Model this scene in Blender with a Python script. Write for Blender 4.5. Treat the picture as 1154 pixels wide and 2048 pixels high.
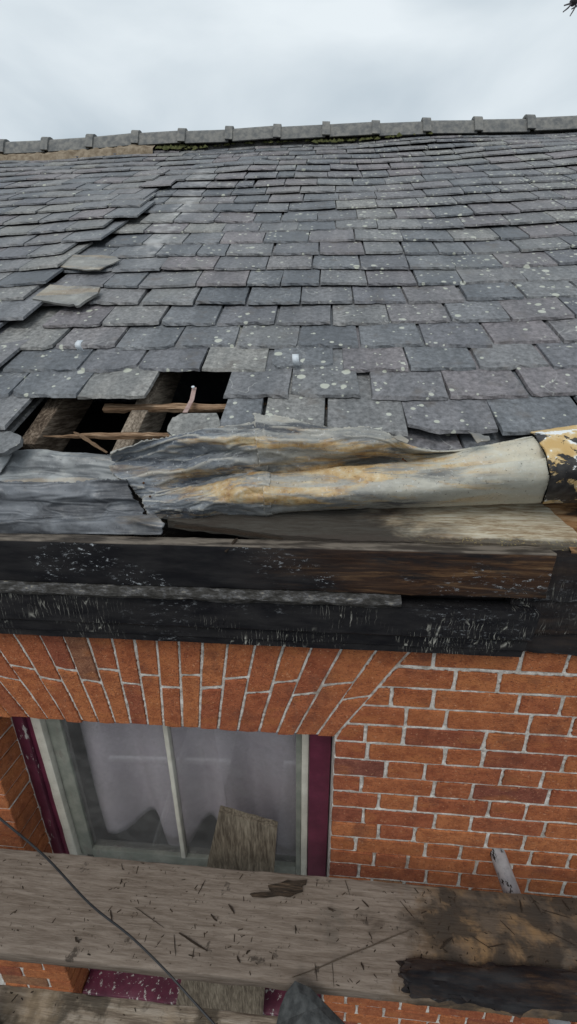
import bpy, bmesh, math, random
import numpy as np
from mathutils import Vector, Matrix, noise as mnoise

random.seed(7)
rng = np.random.default_rng(11)
for o in list(bpy.data.objects):
    bpy.data.objects.remove(o)
SC = bpy.context.scene
C = SC.collection

# ------------------------------------------------------------------ camera
W, H, F = 1154.0, 2048.0, 780.0
PITCH, YAW, ROLL = math.radians(19.215), math.radians(4.457), math.radians(-0.317)
CAM = np.array([-0.062, -0.870, 0.739])
_cp, _sp, _cy, _sy = math.cos(PITCH), math.sin(PITCH), math.cos(YAW), math.sin(YAW)
FW = np.array([-_sy * _cp, _cy * _cp, -_sp])
_rt = np.array([_cy, _sy, 0.0])
_up = np.cross(_rt, FW)
RT = math.cos(ROLL) * _rt + math.sin(ROLL) * _up
UP = -math.sin(ROLL) * _rt + math.cos(ROLL) * _up
cd = bpy.data.cameras.new('camera')
cam = bpy.data.objects.new('camera', cd)
C.objects.link(cam)
cd.sensor_fit = 'VERTICAL'
cd.sensor_height = 36.0
cd.lens = F / H * 36.0
cd.clip_start, cd.clip_end = 0.02, 500.0
m = Matrix.Identity(4)
for i in range(3):
    m[i][0], m[i][1], m[i][2], m[i][3] = RT[i], UP[i], -FW[i], CAM[i]
cam.matrix_world = m
SC.camera = cam

# ------------------------------------------------------------------ sky, sun, exposure
SUN_EL, SUN_AZ = math.radians(52), math.radians(200)     # behind and left of the viewer
wd = bpy.data.worlds.new('World')
SC.world = wd
wd.use_nodes = True
wt = wd.node_tree
wt.nodes.clear()
def wn(t, **k):
    n = wt.nodes.new(t)
    for a, b in k.items():
        setattr(n, a, b)
    return n
w_out = wn('ShaderNodeOutputWorld')
w_bg = wn('ShaderNodeBackground')
w_sky = wn('ShaderNodeTexSky')
w_sky.sky_type = 'NISHITA'
w_sky.sun_disc = False
w_sky.sun_elevation = SUN_EL
w_sky.sun_rotation = SUN_AZ
w_sky.dust_density = 3.0
w_tc = wn('ShaderNodeTexCoord')
w_map = wn('ShaderNodeMapping')
w_map.inputs['Scale'].default_value = (1.0, 1.0, 2.6)
w_n1 = wn('ShaderNodeTexNoise')
w_n1.inputs['Scale'].default_value = 2.1
w_n1.inputs['Detail'].default_value = 6.0
w_n1.inputs['Roughness'].default_value = 0.45
w_n1.inputs['Distortion'].default_value = 0.35
w_cr = wn('ShaderNodeValToRGB')
w_cr.color_ramp.elements[0].position = 0.38
w_cr.color_ramp.elements[0].color = (5.5, 6.35, 7.0, 1)
w_cr.color_ramp.elements[1].position = 0.64
w_cr.color_ramp.elements[1].color = (8.6, 9.3, 9.7, 1)
w_mix = wn('ShaderNodeMix', data_type='RGBA')
w_mix.inputs[0].default_value = 0.93          # cloud cover over the clear sky
wt.links.new(w_tc.outputs['Generated'], w_map.inputs['Vector'])
wt.links.new(w_map.outputs[0], w_n1.inputs['Vector'])
wt.links.new(w_n1.outputs['Fac'], w_cr.inputs[0])
wt.links.new(w_sky.outputs[0], w_mix.inputs[6])
wt.links.new(w_cr.outputs[0], w_mix.inputs[7])
wt.links.new(w_mix.outputs[2], w_bg.inputs['Color'])
w_bg.inputs['Strength'].default_value = 0.10
wt.links.new(w_bg.outputs[0], w_out.inputs['Surface'])

sl = bpy.data.lights.new('sun', 'SUN')
sl.energy = 1.3
sl.angle = math.radians(28)
sl.color = (1.0, 0.96, 0.9)
sun = bpy.data.objects.new('sun', sl)
C.objects.link(sun)
sd = Vector((math.sin(SUN_AZ) * math.cos(SUN_EL), math.cos(SUN_AZ) * math.cos(SUN_EL), math.sin(SUN_EL)))
sun.rotation_euler = sd.to_track_quat('Z', 'Y').to_euler()
sun.location = (0, -3, 6)
SC.view_settings.view_transform = 'Standard'
SC.view_settings.look = 'None'
SC.view_settings.gamma = 1.0
SC.view_settings.exposure = 0.0
SC.view_settings.use_curve_mapping = False

# ------------------------------------------------------------------ measuring helpers
def ray(x, y):
    return FW + RT * ((x - W / 2) / F) - UP * ((y - H / 2) / F)
def onY(x, y, Y):
    d = ray(x, y)
    return CAM + d * ((Y - CAM[1]) / d[1])
def onZ(x, y, Z):
    d = ray(x, y)
    return CAM + d * ((Z - CAM[2]) / d[2])
PIT = math.radians(33)
RO = np.array([0.0, 0.12, 0.610])
ES = np.array([0.0, math.cos(PIT), math.sin(PIT)])
EN = np.array([0.0, -math.sin(PIT), math.cos(PIT)])
EX = np.array([1.0, 0.0, 0.0])
def onR(x, y, h=0.0):
    d = ray(x, y)
    return CAM + d * (((RO + EN * h - CAM) @ EN) / (d @ EN))
def rs(x, y):
    p = onR(x, y)
    return p[0], (p - RO) @ ES
def roofpt(X, s, h=0.0):
    return RO + EX * X + ES * s + EN * h
def fbm(x, y, z, o=4):
    return mnoise.fractal(Vector((x, y, z)), 1.0, 2.0, o)

# ------------------------------------------------------------------ object helpers
def mesh_obj(name, verts, faces, mat=None, parent=None, smooth=False, rnd=None):
    me = bpy.data.meshes.new(name)
    me.from_pydata([tuple(map(float, v)) for v in verts], [], faces)
    me.update()
    if rnd is not None:
        at = me.attributes.new('rnd', 'FLOAT', 'POINT')
        if np.isscalar(rnd):
            rnd = np.full(len(verts), rnd)
        at.data.foreach_set('value', np.asarray(rnd, dtype=np.float32))
    if smooth:
        me.polygons.foreach_set('use_smooth', [True] * len(me.polygons))
    if mat is not None:
        me.materials.append(mat)
    o = bpy.data.objects.new(name, me)
    C.objects.link(o)
    if parent is not None:
        o.parent = parent
    return o
def empty(name, loc=(0, 0, 0)):
    # parts are modelled in world coordinates, so the Empty keeps identity and shows its base by its display only
    o = bpy.data.objects.new(name, None)
    o.empty_display_size = 0.05
    C.objects.link(o)
    return o
def tag(o, label=None, cat=None, group=None, kind=None):
    if label: o['label'] = label
    if cat: o['category'] = cat
    if group: o['group'] = group
    if kind: o['kind'] = kind
    return o
def fix_normals(o):
    bm = bmesh.new()
    bm.from_mesh(o.data)
    bmesh.ops.recalc_face_normals(bm, faces=bm.faces)
    bm.to_mesh(o.data)
    bm.free()

class MB:
    """collects geometry for one mesh"""
    def __init__(s):
        s.v, s.f, s.r = [], [], []
    def add(s, verts, faces, rnd=0.5):
        b = len(s.v)
        s.v += [tuple(map(float, p)) for p in verts]
        s.f += [tuple(i + b for i in f) for f in faces]
        s.r += [rnd] * len(verts)
    def tube(s, pts, rad, n=8, caps=True, rnd=0.5):
        pts = [np.array(p, float) for p in pts]
        rads = rad if hasattr(rad, '__len__') else [rad] * len(pts)
        vs, fs = [], []
        ref = np.array([0.3, 0.2, 0.93])
        for i, p in enumerate(pts):
            t = pts[min(i + 1, len(pts) - 1)] - pts[max(i - 1, 0)]
            t = t / np.linalg.norm(t)
            a = np.cross(t, ref); a /= np.linalg.norm(a)
            b = np.cross(t, a)
            for k in range(n):
                an = 2 * math.pi * k / n
                vs.append(p + rads[i] * (math.cos(an) * a + math.sin(an) * b))
        for i in range(len(pts) - 1):
            for k in range(n):
                k2 = (k + 1) % n
                fs.append((i * n + k, i * n + k2, (i + 1) * n + k2, (i + 1) * n + k))
        if caps:
            fs.append(tuple(range(n - 1, -1, -1)))
            fs.append(tuple((len(pts) - 1) * n + k for k in range(n)))
        s.add(vs, fs, rnd)
    def build(s, name, mat, parent=None, smooth=False):
        return mesh_obj(name, s.v, s.f, mat, parent, smooth, s.r)

def box_pts(o, ax, ay, az):
    o, ax, ay, az = map(np.array, (o, ax, ay, az))
    return [o, o + ax, o + ax + ay, o + ay, o + az, o + ax + az, o + ax + ay + az, o + ay + az]
BOXF = [(0, 3, 2, 1), (4, 5, 6, 7), (0, 1, 5, 4), (1, 2, 6, 5), (2, 3, 7, 6), (3, 0, 4, 7)]

def worn_beam(name, o, ax, ay, az, mat, parent=None, nx=40, ny=4, nz=3, jit=0.002, fr=6.0, bev=0.003, endjit=0.0, rnd=0.5, seed=0):
    """a box with rounded worn arrises, subdivided and roughened: ax long axis"""
    o, ax, ay, az = map(lambda a: np.array(a, float), (o, ax, ay, az))
    la, lb, lc = (np.linalg.norm(a) for a in (ax, ay, az))
    def ts(n, L):
        b = min(bev / L, 0.2)
        return np.concatenate([[0, b], np.linspace(b, 1 - b, max(n, 2))[1:-1], [1 - b, 1]])
    tx, ty, tz = ts(nx, la), ts(ny, lb), ts(nz, lc)
    vid, vs, fs = {}, [], []
    def vert(i, j, k):
        key = (i, j, k)
        if key in vid: return vid[key]
        u, v, w = tx[i], ty[j], tz[k]
        ed = (i in (0, len(tx) - 1)) + (j in (0, len(ty) - 1)) + (k in (0, len(tz) - 1))
        p = o + ax * u + ay * v + az * w
        c = o + ax * u + ay * 0.5 + az * 0.5
        if ed >= 2:
            q = np.array([min(max(u, bev / la), 1 - bev / la), min(max(v, bev / lb), 1 - bev / lb), min(max(w, bev / lc), 1 - bev / lc)])
            q3 = o + ax * q[0] + ay * q[1] + az * q[2]
            dd = p - q3
            p = q3 + dd / max(np.linalg.norm(dd), 1e-9) * bev
        n1 = fbm(p[0] * fr + seed, p[1] * fr * 6, p[2] * fr * 6)
        n2 = fbm(p[0] * fr * 5 + seed, p[1] * fr * 12 + 9, p[2] * fr * 12)
        dirv = p - c
        L = np.linalg.norm(dirv)
        if L > 1e-9:
            p = p + dirv / L * (n1 * jit + n2 * jit * 0.6 * (1.8 if ed >= 2 else 0.6))
        if endjit and i in (0, 1, len(tx) - 2, len(tx) - 1):
            sgn = -1 if i < 2 else 1
            p = p + ax / la * sgn * endjit * fbm(v * lb * 60 + seed, w * lc * 60, i // 3 * 7.1)
        vid[key] = len(vs)
        vs.append(p)
        return vid[key]
    I, J, K = len(tx) - 1, len(ty) - 1, len(tz) - 1
    for i in range(I):
        for j in range(J):
            fs.append((vert(i, j, 0), vert(i, j + 1, 0), vert(i + 1, j + 1, 0), vert(i + 1, j, 0)))
            fs.append((vert(i, j, K), vert(i + 1, j, K), vert(i + 1, j + 1, K), vert(i, j + 1, K)))
    for i in range(I):
        for k in range(K):
            fs.append((vert(i, 0, k), vert(i + 1, 0, k), vert(i + 1, 0, k + 1), vert(i, 0, k + 1)))
            fs.append((vert(i, J, k), vert(i, J, k + 1), vert(i + 1, J, k + 1), vert(i + 1, J, k)))
    for j in range(J):
        for k in range(K):
            fs.append((vert(0, j, k), vert(0, j, k + 1), vert(0, j + 1, k + 1), vert(0, j + 1, k)))
            fs.append((vert(I, j, k), vert(I, j + 1, k), vert(I, j + 1, k + 1), vert(I, j, k + 1)))
    ob = mesh_obj(name, vs, fs, mat, parent, True, rnd)
    fix_normals(ob)
    me = ob.data
    try:
        me.set_sharp_from_angle(angle=math.radians(40))
    except Exception:
        pass
    return ob

# ------------------------------------------------------------------ material helpers
class NT:
    def __init__(s, name, rough=0.8, spec=0.3):
        s.m = bpy.data.materials.new(name)
        s.m.use_nodes = True
        s.t = s.m.node_tree
        s.b = s.t.nodes['Principled BSDF']
        s.b.inputs['Roughness'].default_value = rough
        s.b.inputs['Specular IOR Level'].default_value = spec
        s.geo = s.t.nodes.new('ShaderNodeNewGeometry')
        s.P = s.geo.outputs['Position']
    def n(s, t): return s.t.nodes.new(t)
    def link(s, a, b): s.t.links.new(a, b)
    def put(s, sock, v):
        if hasattr(v, 'is_linked') or isinstance(v, bpy.types.NodeSocket): s.link(v, sock)
        elif isinstance(v, (tuple, list)) and len(v) == 3 and sock.type == 'RGBA': sock.default_value = (*v, 1)
        else: sock.default_value = v
    def mapv(s, scale=(1, 1, 1), rot=(0, 0, 0), loc=(0, 0, 0), vec=None):
        n = s.n('ShaderNodeMapping')
        n.inputs['Scale'].default_value = scale
        n.inputs['Rotation'].default_value = rot
        n.inputs['Location'].default_value = loc
        s.link(vec or s.P, n.inputs['Vector'])
        return n.outputs[0]
    def noise(s, sc=5, det=4, ro=0.55, vec=None, dist=0.0):
        n = s.n('ShaderNodeTexNoise')
        n.inputs['Scale'].default_value = sc
        n.inputs['Detail'].default_value = det
        n.inputs['Roughness'].default_value = ro
        n.inputs['Distortion'].default_value = dist
        s.link(vec or s.P, n.inputs['Vector'])
        return n.outputs['Fac']
    def vor(s, sc=5, feat='F1', out='Distance', vec=None, rand=1.0):
        n = s.n('ShaderNodeTexVoronoi')
        n.feature = feat
        n.inputs['Scale'].default_value = sc
        n.inputs['Randomness'].default_value = rand
        s.link(vec or s.P, n.inputs['Vector'])
        return n.outputs[out]
    def wave(s, sc=5, dist=2, det=3, vec=None, direction='X', dsc=1.0):
        n = s.n('ShaderNodeTexWave')
        n.bands_direction = direction
        n.inputs['Scale'].default_value = sc
        n.inputs['Distortion'].default_value = dist
        n.inputs['Detail'].default_value = det
        n.inputs['Detail Scale'].default_value = dsc
        s.link(vec or s.P, n.inputs['Vector'])
        return n.outputs['Fac']
    def ma(s, op, a, b=0.0, c=0.0, clamp=False):
        n = s.n('ShaderNodeMath')
        n.operation = op
        n.use_clamp = clamp
        for i, v in enumerate((a, b, c)):
            s.put(n.inputs[i], v)
        return n.outputs[0]
    def step(s, v, lo, hi, a=0.0, b=1.0):
        n = s.n('ShaderNodeMapRange')
        n.interpolation_type = 'SMOOTHSTEP'
        s.put(n.inputs['Value'], v)
        n.inputs['From Min'].default_value = lo
        n.inputs['From Max'].default_value = hi
        n.inputs['To Min'].default_value = a
        n.inputs['To Max'].default_value = b
        return n.outputs[0]
    def ramp(s, f, stops):
        n = s.n('ShaderNodeValToRGB')
        e = n.color_ramp.elements
        while len(e) < len(stops): e.new(0.5)
        for i, (p, c) in enumerate(stops):
            e[i].position = p
            e[i].color = (*c, 1)
        s.link(f, n.inputs[0])
        return n.outputs[0]
    def mix(s, f, a, b, mode='MIX'):
        n = s.n('ShaderNodeMix')
        n.data_type = 'RGBA'
        n.blend_type = mode
        s.put(n.inputs[0], f); s.put(n.inputs[6], a); s.put(n.inputs[7], b)
        return n.outputs[2]
    def rnd(s):
        n = s.n('ShaderNodeAttribute')
        n.attribute_name = 'rnd'
        return n.outputs['Fac']
    def xyz(s, vec=None):
        n = s.n('ShaderNodeSeparateXYZ')
        s.link(vec or s.P, n.inputs[0])
        return n.outputs
    def shifted(s, f, amt=37.0):
        """position moved by a per-piece random amount so that neighbouring pieces do not share grain"""
        v = s.n('ShaderNodeVectorMath'); v.operation = 'ADD'
        c = s.n('ShaderNodeCombineXYZ')
        a = s.ma('MULTIPLY', f, amt)
        for i in range(3): s.link(a, c.inputs[i])
        s.link(s.P, v.inputs[0]); s.link(c.outputs[0], v.inputs[1])
        return v.outputs[0]
    def bump(s, h, st=0.4, d=0.004):
        n = s.n('ShaderNodeBump')
        n.inputs['Strength'].default_value = st
        n.inputs['Distance'].default_value = d
        s.link(h, n.inputs['Height'])
        s.link(n.outputs[0], s.b.inputs['Normal'])
    def col(s, c): s.put(s.b.inputs['Base Color'], c); return s
    def rough(s, r): s.put(s.b.inputs['Roughness'], r); return s

MT = {}
def M_slate():
    s = NT('slate', 0.55, 0.5)
    r = s.rnd()
    v = s.shifted(r)
    big = s.noise(2.2, 3)
    base = s.ramp(r, [(0.0, (0.068, 0.076, 0.088)), (0.25, (0.102, 0.110, 0.121)), (0.45, (0.116, 0.108, 0.117)), (0.65, (0.128, 0.133, 0.138)), (0.85, (0.084, 0.088, 0.101)), (1.0, (0.155, 0.157, 0.152))])
    streak = s.noise(9, 4, 0.6, s.mapv((1.0, 0.16, 0.16), vec=v))
    c = s.mix(s.step(streak, 0.35, 0.7), base, s.mix(1.0, base, (1.55, 1.5, 1.45), 'MULTIPLY'))
    fine = s.noise(70, 5, 0.7, v)
    c = s.mix(0.9, c, s.ramp(fine, [(0.32, (0.20, 0.20, 0.20)), (0.68, (0.82, 0.82, 0.82))]), 'OVERLAY')
    stain = s.noise(13, 4, 0.6, v)
    c = s.mix(s.step(stain, 0.56, 0.75, 0, 0.6), c, (0.10, 0.085, 0.075))
    # mineral tide marks: thin wandering pale lines
    tl = s.noise(6.5, 2.5, 0.5, v, 0.6)
    line = s.ma('ABSOLUTE', s.ma('SUBTRACT', tl, 0.5))
    lm = s.ma('MULTIPLY', s.step(line, 0.0, 0.009, 1, 0), s.step(s.noise(4.5, 2, 0.5, s.mapv(loc=(3, 8, 2), vec=v)), 0.52, 0.66))
    c = s.mix(s.ma('MULTIPLY', lm, 0.65), c, (0.36, 0.36, 0.35))
    # lichen discs, thicker to the right
    X = s.xyz()[0]
    dens = s.ma('MULTIPLY', s.step(X, -1.6, 1.2, 0.08, 0.46), s.step(s.noise(3.2, 3, 0.6, s.mapv(loc=(4, 4, 1))), 0.40, 0.62, 0.25, 1.5))
    wob = s.ma('MULTIPLY', s.noise(60, 3), 0.16)
    out = None
    for sc, rad, k in ((15, 0.30, 1.0), (34, 0.34, 0.75), (75, 0.36, 0.28)):
        n = s.n('ShaderNodeTexVoronoi')
        n.inputs['Scale'].default_value = sc
        s.link(s.P, n.inputs['Vector'])
        sep = s.n('ShaderNodeSeparateColor')
        s.link(n.outputs['Color'], sep.inputs[0])
        sel = s.ma('LESS_THAN', sep.outputs[0], s.ma('MULTIPLY', dens, k))
        d = s.ma('ADD', n.outputs['Distance'], wob)
        disc = s.ma('MULTIPLY', s.step(d, s_r(rad) - 0.05, s_r(rad), 1, 0), sel)
        out = disc if out is None else s.ma('MAXIMUM', out, disc)
    lichc = s.mix(s.noise(25, 2), (0.52, 0.53, 0.48), (0.36, 0.38, 0.30))
    c = s.mix(s.ma('MULTIPLY', out, 0.9), c, lichc)
    # pale dusty run where a pipe or flashing once drained (a long mark up the roof)
    dx = s.ma('ABSOLUTE', s.ma('SUBTRACT', s.ma('ADD', X, s.ma('MULTIPLY', s.noise(3, 2), 0.12)), -0.80))
    Y = s.xyz()[1]
    run = s.ma('MULTIPLY', s.step(dx, 0.02, 0.09, 1, 0), s.ma('MULTIPLY', s.step(Y, 0.9, 1.2), s.step(Y, 2.1, 2.6, 1, 0)))
    c = s.mix(s.ma('MULTIPLY', run, s.step(s.noise(16, 4), 0.35, 0.7, 0.05, 0.8)), c, (0.38, 0.38, 0.38))
    c = s.mix(s.step(big, 0.55, 0.75, 0, 0.35), c, (0.24, 0.24, 0.22))
    s.col(c)
    s.rough(s.step(fine, 0.2, 0.8, 0.42, 0.72))
    hgt = s.ma('ADD', s.ma('MULTIPLY', s.noise(22, 6, 0.65, v, 0.4), 1.0), s.ma('MULTIPLY', fine, 0.25))
    s.bump(hgt, 0.55, 0.006)
    return s.m
def s_r(x): return x
MT['slate'] = M_slate()

def M_brick():
    s = NT('brick', 0.9, 0.15)
    r = s.rnd()
    v = s.shifted(r)
    base = s.ramp(r, [(0.0, (0.44, 0.150, 0.062)), (0.3, (0.50, 0.185, 0.074)), (0.55, (0.38, 0.120, 0.058)), (0.80, (0.46, 0.160, 0.066)), (0.93, (0.30, 0.095, 0.055)), (0.97, (0.24, 0.092, 0.066)), (1.0, (0.36, 0.20, 0.10))])
    n1 = s.noise(34, 8, 0.75, v)
    c = s.mix(s.step(n1, 0.38, 0.66), base, s.mix(1.0, base, (0.66, 0.58, 0.60), 'MULTIPLY'))
    n2 = s.noise(9, 3, 0.5, s.mapv((1, 1, 2.5), vec=v))
    c = s.mix(s.step(n2, 0.5, 0.75, 0, 0.55), c, (0.45, 0.17, 0.06))
    sp = s.noise(170, 3, 0.6, v)
    c = s.mix(s.step(sp, 0.56, 0.65, 0, 0.65), c, (0.15, 0.052, 0.036))
    sp2 = s.noise(120, 3, 0.6, s.mapv(loc=(5, 1, 9), vec=v))
    c = s.mix(s.step(sp2, 0.61, 0.70, 0, 0.65), c, (0.58, 0.30, 0.17))
    soot = s.noise(7.0, 6, 0.65)
    c = s.mix(s.step(soot, 0.50, 0.72, 0, 0.55), c, (0.13, 0.055, 0.04))
    s.col(c)
    s.bump(s.ma('ADD', s.noise(60, 6, 0.7, v), s.ma('MULTIPLY', s.noise(240, 3, 0.6, v), 0.6)), 1.0, 0.006)
    return s.m
MT['brick'] = M_brick()

def M_mortar():
    s = NT('mortar', 0.95, 0.1)
    n = s.noise(45, 5, 0.7)
    c = s.ramp(n, [(0.3, (0.27, 0.24, 0.21)), (0.48, (0.52, 0.49, 0.45)), (0.66, (0.74, 0.72, 0.68))])
    c = s.mix(s.step(s.noise(9, 4, 0.6), 0.5, 0.75, 0, 0.6), c, (0.22, 0.16, 0.12))
    c = s.mix(s.step(s.noise(300, 2), 0.62, 0.7, 0, 0.6), c, (0.16, 0.14, 0.12))
    s.col(c)
    s.bump(s.noise(160, 5, 0.75), 0.8, 0.004)
    return s.m
MT['mortar'] = M_mortar()

def M_lead(name, base1, base2, ochre=0.5, cream=0.0, seedloc=(0, 0, 0), dark=0.4, metal=0.12, xgrad=None, rough=0.5, stretch=0.35, bst=0.5, fleck=0.45, och=(0.50, 0.61)):
    s = NT(name, rough, 0.45)
    v = s.mapv(loc=seedloc)
    vs_ = s.mapv((stretch, 1, 1), loc=seedloc)
    c = s.mix(s.step(s.noise(12, 5, 0.6, vs_, 0.6), 0.38, 0.62), base1, base2)
    if xgrad:
        c = s.mix(s.step(s.ma('ADD', s.xyz()[0], s.ma('MULTIPLY', s.noise(7, 4, 0.6, vs_), 0.5)), *xgrad[:2]), c, xgrad[2])
    c = s.mix(s.step(s.noise(9, 6, 0.62, s.mapv((0.28, 1, 1), loc=(4, 2, 7)), 0.5), 0.50, 0.62, 0, dark), c, (0.040, 0.043, 0.050))
    if ochre:
        o1 = s.noise(11, 6, 0.66, s.mapv((0.2, 1, 1.3), loc=(seedloc[0] + 2, 5, 1)), 0.5)
        oc = s.ramp(s.noise(24, 3), [(0.3, (0.34, 0.17, 0.045)), (0.5, (0.52, 0.36, 0.16)), (0.7, (0.56, 0.48, 0.32))])
        c = s.mix((s.ma('MULTIPLY', s.step(o1, och[0], och[1], 0, ochre), s.step(s.xyz()[0], 0.22, 0.48, 1, 0.22))), c, oc)
    if cream:
        c = s.mix(s.step(s.noise(13, 5, 0.6, s.mapv(loc=(1, 9, 4))), 0.52, 0.72, 0, cream), c, (0.60, 0.60, 0.55))
    # powdery white oxide flecks, dark pits
    c = s.mix(s.step(s.noise(95, 5, 0.75, v), 0.58, 0.68, 0, fleck), c, (0.55, 0.57, 0.57))
    c = s.mix(s.step(s.noise(150, 3, 0.6, s.mapv(loc=(7, 7, 7))), 0.66, 0.72, 0, 0.7), c, (0.045, 0.04, 0.035))
    s.col(c)
    s.b.inputs['Metallic'].default_value = metal
    s.rough(s.step(s.noise(18, 4), 0.3, 0.7, rough - 0.1, rough + 0.2))
    s.bump(s.ma('ADD', s.noise(40, 6, 0.65, vs_), s.ma('MULTIPLY', s.noise(220, 3, 0.6), 0.35)), bst, 0.004)
    return s.m
def M_lead_main():
    s = NT('lead_stained', 0.5, 0.45)
    X, Y, Z = s.xyz()
    wv = s.mapv((0.3, 1, 1))
    wob = s.ma('MULTIPLY', s.ma('SUBTRACT', s.noise(7, 5, 0.6, wv), 0.5), 0.7)
    xs = s.ma('ADD', X, wob)
    c = s.mix(s.step(s.noise(16, 7, 0.66, wv, 0.5), 0.36, 0.62), (0.095, 0.112, 0.140), (0.225, 0.245, 0.268))
    c = s.mix(s.step(xs, -0.42, -0.05, 0, 0.8), c, s.mix(s.step(s.noise(20, 7, 0.66, s.mapv((0.25, 1, 1), loc=(3, 1, 2))), 0.36, 0.64), (0.15, 0.152, 0.148), (0.42, 0.40, 0.34)))
    c = s.mix(s.step(xs, 0.05, 0.36), c, s.mix(s.step(s.noise(9, 5, 0.6), 0.35, 0.65), (0.42, 0.415, 0.36), (0.56, 0.54, 0.45)))
    # long dark streaks
    dk = s.step(s.noise(10, 7, 0.64, s.mapv((0.16, 1, 1), rot=(0, -0.12, 0), loc=(4, 2, 7)), 0.5), 0.49, 0.57, 0, 0.92)
    c = s.mix(s.ma('MULTIPLY', dk, s.step(xs, 0.12, 0.36, 1, 0.06)), c, (0.042, 0.047, 0.058))
    # ochre runs, strongest around the middle
    o1 = s.noise(13, 8, 0.68, s.mapv((0.17, 1, 1.3), rot=(0, -0.10, 0), loc=(2, 5, 1)), 0.4)
    area = s.ma('MULTIPLY', s.step(X, -0.50, -0.28, 0.3, 1.0), s.step(X, 0.18, 0.42, 1, 0.15))
    oc = s.ramp(s.noise(30, 5, 0.65), [(0.3, (0.27, 0.135, 0.04)), (0.5, (0.48, 0.32, 0.14)), (0.7, (0.56, 0.48, 0.32))])
    c = s.mix(s.ma('MULTIPLY', s.step(o1, 0.47, 0.57, 0, 0.92), area), c, oc)
    # worn bright crests
    cr = s.step(s.geo.outputs['Pointiness'], 0.505, 0.56, 0, 0.55)
    c = s.mix(cr, c, (0.46, 0.44, 0.38))
    c = s.mix(s.step(s.noise(110, 5, 0.75), 0.58, 0.66, 0, 0.45), c, (0.58, 0.60, 0.60))
    c = s.mix(s.step(s.noise(170, 4, 0.65, s.mapv(loc=(7, 7, 7))), 0.62, 0.68, 0, 0.75), c, (0.045, 0.04, 0.035))
    s.col(c)
    s.b.inputs['Metallic'].default_value = 0.08
    s.rough(s.step(s.noise(18, 4), 0.3, 0.7, 0.4, 0.65))
    s.bump(s.ma('ADD', s.noise(40, 7, 0.68, wv), s.ma('MULTIPLY', s.noise(220, 3, 0.6), 0.35)), 0.55, 0.004)
    return s.m
MT['lead_crumpled'] = MT['lead_rolled'] = M_lead_main()
MT['lead_rim'] = M_lead('lead_rim', (0.15, 0.16, 0.17), (0.30, 0.315, 0.32), 0.25, 0.3, seedloc=(6, 3, 1), dark=0.35, stretch=0.7, bst=0.12, fleck=0.14, metal=0.2, rough=0.45)
MT['lead_apron'] = M_lead('lead_apron', (0.070, 0.074, 0.083), (0.155, 0.165, 0.182), 0.12, 0.12, seedloc=(9, 4, 3), dark=0.7, stretch=0.8, bst=0.12, fleck=0.12, metal=0.22, rough=0.45)
MT['lead_scrap'] = M_lead('lead_scrap', (0.15, 0.152, 0.15), (0.25, 0.245, 0.225), 0.25, 0.25, seedloc=(2, 2, 2), dark=0.3)

def M_peel():
    s = NT('peeling_bitumen', 0.55, 0.4)
    n = s.noise(17, 6, 0.65, s.mapv((0.8, 1, 1), loc=(2, 3, 5.4)), 0.4)
    n2 = s.noise(24, 5, 0.6, s.mapv(loc=(3.3, 1.2, 8)))
    oc = s.mix(s.step(n2, 0.4, 0.6), (0.50, 0.33, 0.13), (0.62, 0.50, 0.30))
    c = s.mix(s.step(n2, 0.53, 0.56), oc, (0.74, 0.76, 0.76))
    blk = s.mix(s.step(s.noise(60, 4), 0.4, 0.7), (0.018, 0.017, 0.018), (0.05, 0.047, 0.045))
    f = s.step(n, 0.49, 0.515)
    c = s.mix(f, c, blk)
    s.col(c)
    s.bump(s.ma('ADD', s.ma('MULTIPLY', f, 0.8), s.ma('MULTIPLY', s.noise(90, 4), 0.3)), 0.8, 0.003)
    return s.m
MT['peel'] = M_peel()

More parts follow.
